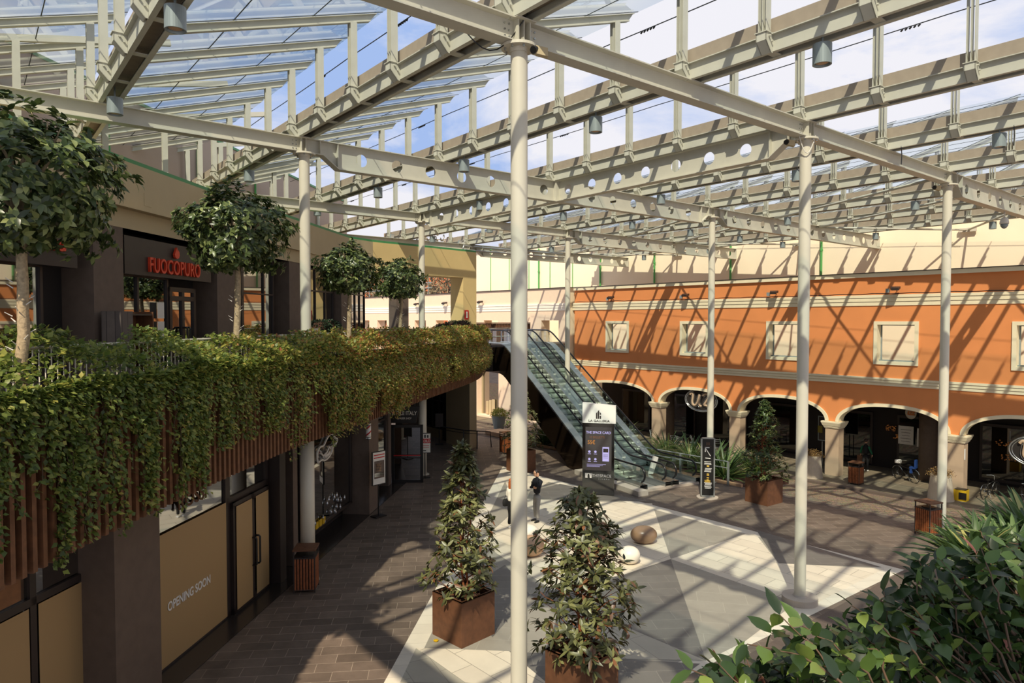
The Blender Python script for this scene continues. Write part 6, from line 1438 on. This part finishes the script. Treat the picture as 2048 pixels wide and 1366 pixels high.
m = MB(); m.lathe(bc, [(.10, -.13), (.14, -.11), (.15, 0), (.13, .09), (.10, .11)], 14, X=f, Y=s, sy=.45); m.build('body', M['blackcloth'], bg_, smooth=True); m = MB(); m.tube([bc + f * .11 + Zv * .08, Vector(mp_(-.24, .05, 1.1)), Vector(mp_(-.17, .03, 1.40)), Vector(mp_(-.24, -.04, 1.1)), bc - f * .11 + Zv * .08], .006, 5); m.build('strap', M['black'], bg_)
# shopper in the arcade
B = W(.10, -1.25, 2.4); sp = thing('person', B, 'person in a dark vest with green sleeves seen from behind inside the arcade', 'person'); f = WN.copy(); s = Vector((f.y, -f.x, 0))
skin_body('body', [[mp_(0, 0, .92) + (.17, .13), mp_(0, 0, 1.10) + (.18, .13), mp_(0, 0, 1.30) + (.19, .13), mp_(0, 0, 1.42) + (.12, .09), mp_(0, 0, 1.50) + (.06,)]], M['blackcloth'], sp)
for q in (-1, 1): skin_body('sleeve', [[mp_(.14 * q, 0, 1.40) + (.07,), mp_(.24 * q, 0, 1.16) + (.06,), mp_(.30 * q, .08, .95) + (.05,)]], M['greencloth'], sp); hand(sp, mp_(.30 * q, .09, .93), (0, .1, -1), f)
skin_body('trousers', [[mp_(0, 0, .95) + (.15, .12), mp_(0, 0, .85) + (.16, .12)], [('j', 0, 1), mp_(.09, 0, .75) + (.09,), mp_(.10, .02, .48) + (.07,), mp_(.10, -.01, .10) + (.055,)], [('j', 0, 1), mp_(-.09, 0, .75) + (.09,), mp_(-.10, -.06, .48) + (.07,), mp_(-.10, -.12, .10) + (.055,)]], M['blackcloth'], sp)
for q in (-1, 1): skin_body('shoe', [[mp_(.10 * q, -.05, .05) + (.04,), mp_(.10 * q, .06, .04) + (.042,), mp_(.10 * q, .16, .03) + (.03,)]], M['white'], sp, 2)
head(sp, mp_(0, .02, 1.66), f, 0, M['hairbrown']); m = MB(); c = Vector(mp_(-.34, .1, .62)); m.slab([c + s * -.16 + Zv * -.2, c + s * .16 + Zv * -.2, c + s * .16 + Zv * .2, c + s * -.16 + Zv * .2], f * .12); m.build('shopping_bag', M['corten'], label='brown shopping bag held by the person in the arcade', cat='bag')
# ================================================================ BICYCLES
def bike(c, d, lb, sc=1.0):
    c = Vector(c); d = Vector(d).normalized(); r = thing('bicycle', c, lb, 'bicycle', 'parked bicycles'); n = d.cross(Zv); R = .33
    for s, nm in ((-.52, 'rear_wheel'), (.54, 'front_wheel')):
        h = c + d * s + Zv * R; m = MB(); m.tube([h + d * (R * cos(a)) + Zv * (R * sin(a)) for a in [i * 2 * pi / 28 for i in range(28)]], .017, 6, closed=True); w_ = m.build(nm, M['rubber'], r, smooth=True)
        m = MB()
        for i in range(16): a = i * pi / 8; m.cyl(h, h + d * (R * cos(a)) + Zv * (R * sin(a)), .0018, n=3)
        m.cyl(h - n * .04, h + n * .04, .025, n=8); m.build('spokes', M['chrome'], w_)
    q = lambda x, z: c + d * x + Zv * z; m = MB()
    for a, b in [((-.08, .28), (-.2, .78)), ((-.08, .28), (.40, .62)), ((-.17, .66), (.38, .74)), ((-.52, .33), (-.08, .28)), ((-.52, .33), (-.17, .68)), ((.54, .33), (.36, .82))]: m.cyl(q(*a), q(*b), .015, n=8)
    m.build('frame', M['black'], r); m = MB(); m.tube([q(.33, .98) + n * .28 - d * .08, q(.33, 1.0) + n * .1, q(.35, .98), q(.33, 1.0) - n * .1, q(.33, .98) - n * .28 - d * .08], .013, 6); m.cyl(q(.36, .8), q(.35, .98), .013, n=6); m.build('handlebar', M['chrome'], r)
    m = MB(); m.lathe(q(-.21, .84), [(.03, -.02), (.10, 0), (.11, .03), (.05, .05)], 12, X=d, Y=n, sy=.6); m.cyl(q(-.2, .76), q(-.21, .84), .012, n=6); m.build('saddle', M['black'], r)
    m = MB()
    for s in (-.52, .54): m.tube([q(s, R) + d * ((R + .035) * cos(a)) + Zv * ((R + .035) * sin(a)) for a in [pi * .15 + i * pi * .7 / 8 for i in range(9)]], .012, 5)
    m.cyl(q(-.08, .28) - n * .05, q(-.08, .28) + n * .05, .06, n=12); m.cyl(q(-.1, .28), q(-.15, .01) + n * .12, .01, n=6); m.build('mudguards', M['chrome'], r); return r
b = W(.50, -1.25, 1.6); bk = bike(b, -WDn + WN * .5, 'parked bicycle with a white front basket bag and a blue child seat')
q_ = b + (-WDn + WN * .5).normalized() * .5 + Zv * .92; m = MB(); m.lathe(q_, [(.08, -.1), (.17, -.09), (.18, .06), (.12, .09)], 12, sy=.7); m.build('white_basket_bag', M['white'], bk, smooth=True); m = MB(); q_ = b - (-WDn + WN * .5).normalized() * .45 + Zv * .78; m.box(q_, (.28, .25, .08), WDn, WN); m.box(q_ + WDn * .12 + Zv * .2, (.07, .25, .42), WDn, WN); m.box(q_ - WDn * .08 - Zv * .16, (.1, .22, .26), WDn, WN); m.build('child_seat', M['blue'], bk)
bike(W(1.17, -1.25, .9), WN + WDn * .2, 'parked bicycle just right of the pillar by the yellow crate'); bike(W(1.42, -1.25, .7), -WN + WDn * .6, 'parked bicycle at the right edge above the clivias'); bike(W(1.52, -1.25, 1.3), -WN + WDn * .5, 'parked bicycle at the right edge, behind another one')
# ================================================================ uz oval signs
def oval(c, a_, b_, body, lb, small=False):
    r = thing('oval_shop_sign', c, lb, 'shop sign'); c = Vector(c); X = WDn; Nn = -WN
    ring = lambda A, Bq, rad, off: [c + X * (A * cos(t)) + Zv * (Bq * sin(t)) + Nn * off for t in [i * 2 * pi / 48 for i in range(48)]]
    m = MB(); m.lathe(c, [(a_ * .98, 0), (a_ * .98, .05), (.001, .05)], 40, X=X, Y=Zv, Z=Nn, sy=b_ / a_); m.build('disc', M['interior'] if not small else M['offwhite'], r)
    rr_ = 1 if not small else .3
    m = MB(); m.tube(ring(a_, b_, 0, .05), .035 * rr_, 8, closed=True); m.tube(ring(a_ * .91, b_ * .90, 0, .06), .022 * rr_, 8, closed=True); m.build('rim', M['chrome'] if not small else M['creamtrim'], r, smooth=True)
    if not small:
        X2 = lambda x, z: c + X * x + Zv * z + Nn * .09
        u_ = [(-.76, .30), (-.66, .42), (-.54, .40), (-.58, .1), (-.62, -.2), (-.5, -.36), (-.34, -.32), (-.2, -.1), (-.12, .2), (-.06, .42), (-.12, .1), (-.14, -.2), (-.06, -.36), (.06, -.36)]
        z_ = [(.14, .3), (.3, .42), (.55, .42), (.62, .28), (.2, -.3), (.35, -.28), (.6, -.34), (.72, -.3)]
        k = a_ / 1.15; m = MB(); m.tube(smooth([X2(x * k, z * k) for x, z in u_], 2), .07 * k, 7); m.tube(smooth([X2(x * k, z * k) for x, z in z_], 2), .07 * k, 7); m.build('letters', M['taupe'], r, smooth=True)
        m = MB(); d_ = .12 * k
        for P__ in (u_, z_):
            for sg in (-1, 1):
                pp = [Vector((x * k, z * k)) for x, z in P__]; o = []
                for i, p in enumerate(pp):
                    t_2 = (pp[min(i + 1, len(pp) - 1)] - pp[max(0, i - 1)]).normalized(); o.append(p + Vector((-t_2.y, t_2.x)) * d_ * sg)
                m.tube(smooth([X2(q.x, q.y) for q in o], 2), .014, 5)
        m.build('letter_outline', M['chrome'], r, smooth=True)
    else: text('uz', .40, M['orange'], basis(c + Nn * .07, X, Zv), r, .01, bold=.02, font_shear=.2)
oval(W(-1.47, 2.02, .25), 1.15, .70, 'uz', 'large chrome oval uz sign in the second arch, behind the wayfinding column'); oval(W(1.52, 1.25, .25), 1.15, .70, 'uz', 'large chrome oval uz sign cropped by the right edge'); oval(W(.42, 2.05, 3.6), .27, .34, 'uz', 'small lit oval uz sign inside the third arch from the right', True)
# notices and stand inside the arcade
for i, (t, z, w2_, h2) in enumerate([(.36, .75, .75, 1.0), (.50, .7, .5, 1.0)]):
    m = MB(); m.box(W(t, z, 3.9), (w2_, .03, h2), WDn, WN); o = m.build('wall_poster', M['offwhite'], label=['wide white poster on the arcade shop front', 'narrow white poster with red print on the arcade shop front'][i], cat='poster'); m = MB()
    for k in range(5): m.box(W(t, z + .3 - .16 * k, 3.875), (w2_ * (.7 - .1 * (k % 3)), .01, .02), WDn, WN)
    m.build('print', M['red'] if i else M['brownclad'], o)
m = MB(); m.box(W(.97, .6, -.33 + .6), (.16, .02, .5), WN, WDn); 
c = W(-.04 + 1 , 0, 0); m = MB(); m.box(W(.96, .75, .12) + WDn * .365, (.16, .012, .5), WN, WDn); m.build('pillar_notice', M['white'], label='small white notice on the side of the pillar by the yellow crate', cat='notice')
r = thing('arcade_display_stand', W(-.28, -1.25, 2.2), 'metal poster stand with a yellow and blue poster inside the arcade', 'display stand'); m = MB()
for s in (-.12, .12): m.cyl(W(-.28, -1.25, 2.2) + WDn * s, W(-.28, .1, 2.2) + WDn * s, .03, n=8)
m.build('legs', M['inox'], r); m = MB(); m.box(W(-.28, .85, 2.2), (.72, .06, 1.4), WDn, WN); f_ = m.build('panel', M['lamp'], r); m = MB(); m.box(W(-.28, .85, 2.16), (.62, .02, 1.3), WDn, WN); m.build('poster', M['dimwall'], f_); m = MB(); m.box(W(-.32, .8, 2.14), (.26, .02, .4), WDn, WN); m.build('yellow_print', mat('dull_yellow', C(130, 116, 30), .6), f_)
# chairs in the arcade
def chair(c, rz):
    c = Vector(c); r = thing('metal_cafe_chair', c, 'x', 'chair', 'thin metal cafe chairs in the arcade'); X = Vector((cos(rz), sin(rz), 0)); Y = Vector((-sin(rz), cos(rz), 0)); m = MB()
    for x in (-.2, .2): m.cyl(c + X * x + Y * -.2, c + X * x + Y * .2 + Zv * .9, .014, n=6); m.cyl(c + X * x + Y * .22, c + X * x + Y * -.12 + Zv * .46, .014, n=6)
    m.build('legs', M['inox'], r); m = MB()
    for k in range(6): m.box(c + Y * (-.16 + k * .065) + Zv * .46, (.42, .045, .015), X, Y)
    m.build('seat', M['inox'], r); m = MB()
    for z in (.68, .78, .88): m.box(c + Y * (.08 + (z - .68) * .5) + Zv * z, (.42, .012, .045), X, Y)
    m.build('backrest', M['inox'], r); return r
cr0 = chair((0, 0, 0), 0); index_kids(cr0); cs = [(-2.15, .6, .3), (-1.75, -.25, .4), (-1.68, -.2, 2.4), (-1.62, .7, 1.2), (-1.28, .5, .2), (-1.15, .9, 2.0), (-2.5, .9, .8)]
for i, (t, n_, rz) in enumerate(sorted(cs)):
    lb = 'thin metal cafe chair before the arcade behind the palm bed, %s from the left' % ORD[i]
    if i == 0: cr0.location = W(t, -1.25, n_); cr0.rotation_euler[2] = rz; cr0['label'] = lb
    else: dup(cr0, W(t, -1.25, n_), lb, rz)
# floodlights on the orange wall cornice
def wall_flood(t, lb, n0=-.25):
    p = W(t, 8.55, n0); r = thing('wall_floodlight', p, lb, 'floodlight', 'floodlights on the facade'); d = (-WN + Zv * -.25 + WDn * .3).normalized(); x = d.cross(Zv).normalized(); y = x.cross(d)
    m = MB(); m.slab([p + x * -.22 + d * .0, p + x * .22, p + x * .16 + d * .4, p + x * -.16 + d * .4], y * .12); m.build('housing', M['darkframe'], r); m = MB(); m.cyl(p, p + WN * .25 - Zv * .1, .02, n=6); m.build('arm', M['darkframe'], r); m = MB(); m.box(p + WDn * -.35 + Zv * -.08, (.16, .12, .2), WDn, WN); m.build('junction_box', M['lamp'], r)
for i, t in enumerate([-2.68, -1.62, -.60, .50]): wall_flood(t, 'dark floodlight above the cornice of the orange wall, %s from the left' % ORD[i])
for i, t in enumerate([-6.9, -6.1, -5.2, -4.25]): wall_flood(t, 'grey floodlight on the pale far facade, %s from the left' % ORD[i])
# exit plate on the portal
c = PW(5.97, 7.05, -.02); r = thing('extinguisher_sign', c, 'red extinguisher sign above a small green one on the portal pier', 'sign'); m = MB(); m.slab([c, c + Dd * .3, c + Dd * .3 + Zv * .5, c + Zv * .5], Dn * -.02); m.build('red_plate', M['red'], r); m = MB(); m.slab([c + Dd * .1 + Zv * .08 + Dn * -.03, c + Dd * .2 + Zv * .08 + Dn * -.03, c + Dd * .2 + Zv * .42 + Dn * -.03, c + Dd * .1 + Zv * .42 + Dn * -.03], Dn * -.005); m.build('pictogram', M['white'], r); m = MB(); m.slab([c - Zv * .45, c + Dd * .28 - Zv * .45, c + Dd * .28 - Zv * .2, c - Zv * .2], Dn * -.02); m.build('green_plate', M['green'], r)
# far shop below the landing
wf = (W(-5.35, 0, .9), -WDn if False else WDn, -WN)
m = MB(); m.box(W(-5.1, .95, .7), (.5 * WL, .04, 4.1), WDn, WN); o = m.build('window_60', M['mirror'], kind=S); m = MB()
for t in (-5.36, -4.84): m.box(W(t, .95, .6), (.12, .2, 4.2), WDn, WN)
m.box(W(-5.1, 3.02, .6), (.52 * WL, .2, .14), WDn, WN); m.build('frame', M['beige'], o)
m = MB(); m.box(Vector((-.6, 41.5, .1)), (1.8, 1.2, .25), WDn, WN); m.build('stone_step', M['stonetan'], label='low stone step on the cobbled street beyond the portal', cat='step')
# window dressing planks
for i in range(3):
    m = MB(); m.box(W(-5.22 + i * .07, -.5, .55), (.3, .1, 1.1 + .2 * i), WDn, WN); m.build('display_board', M['beige'], label='pale upright board in the far shop window, %s from the left' % ORD[i], cat='board', group='boards in the far shop window')
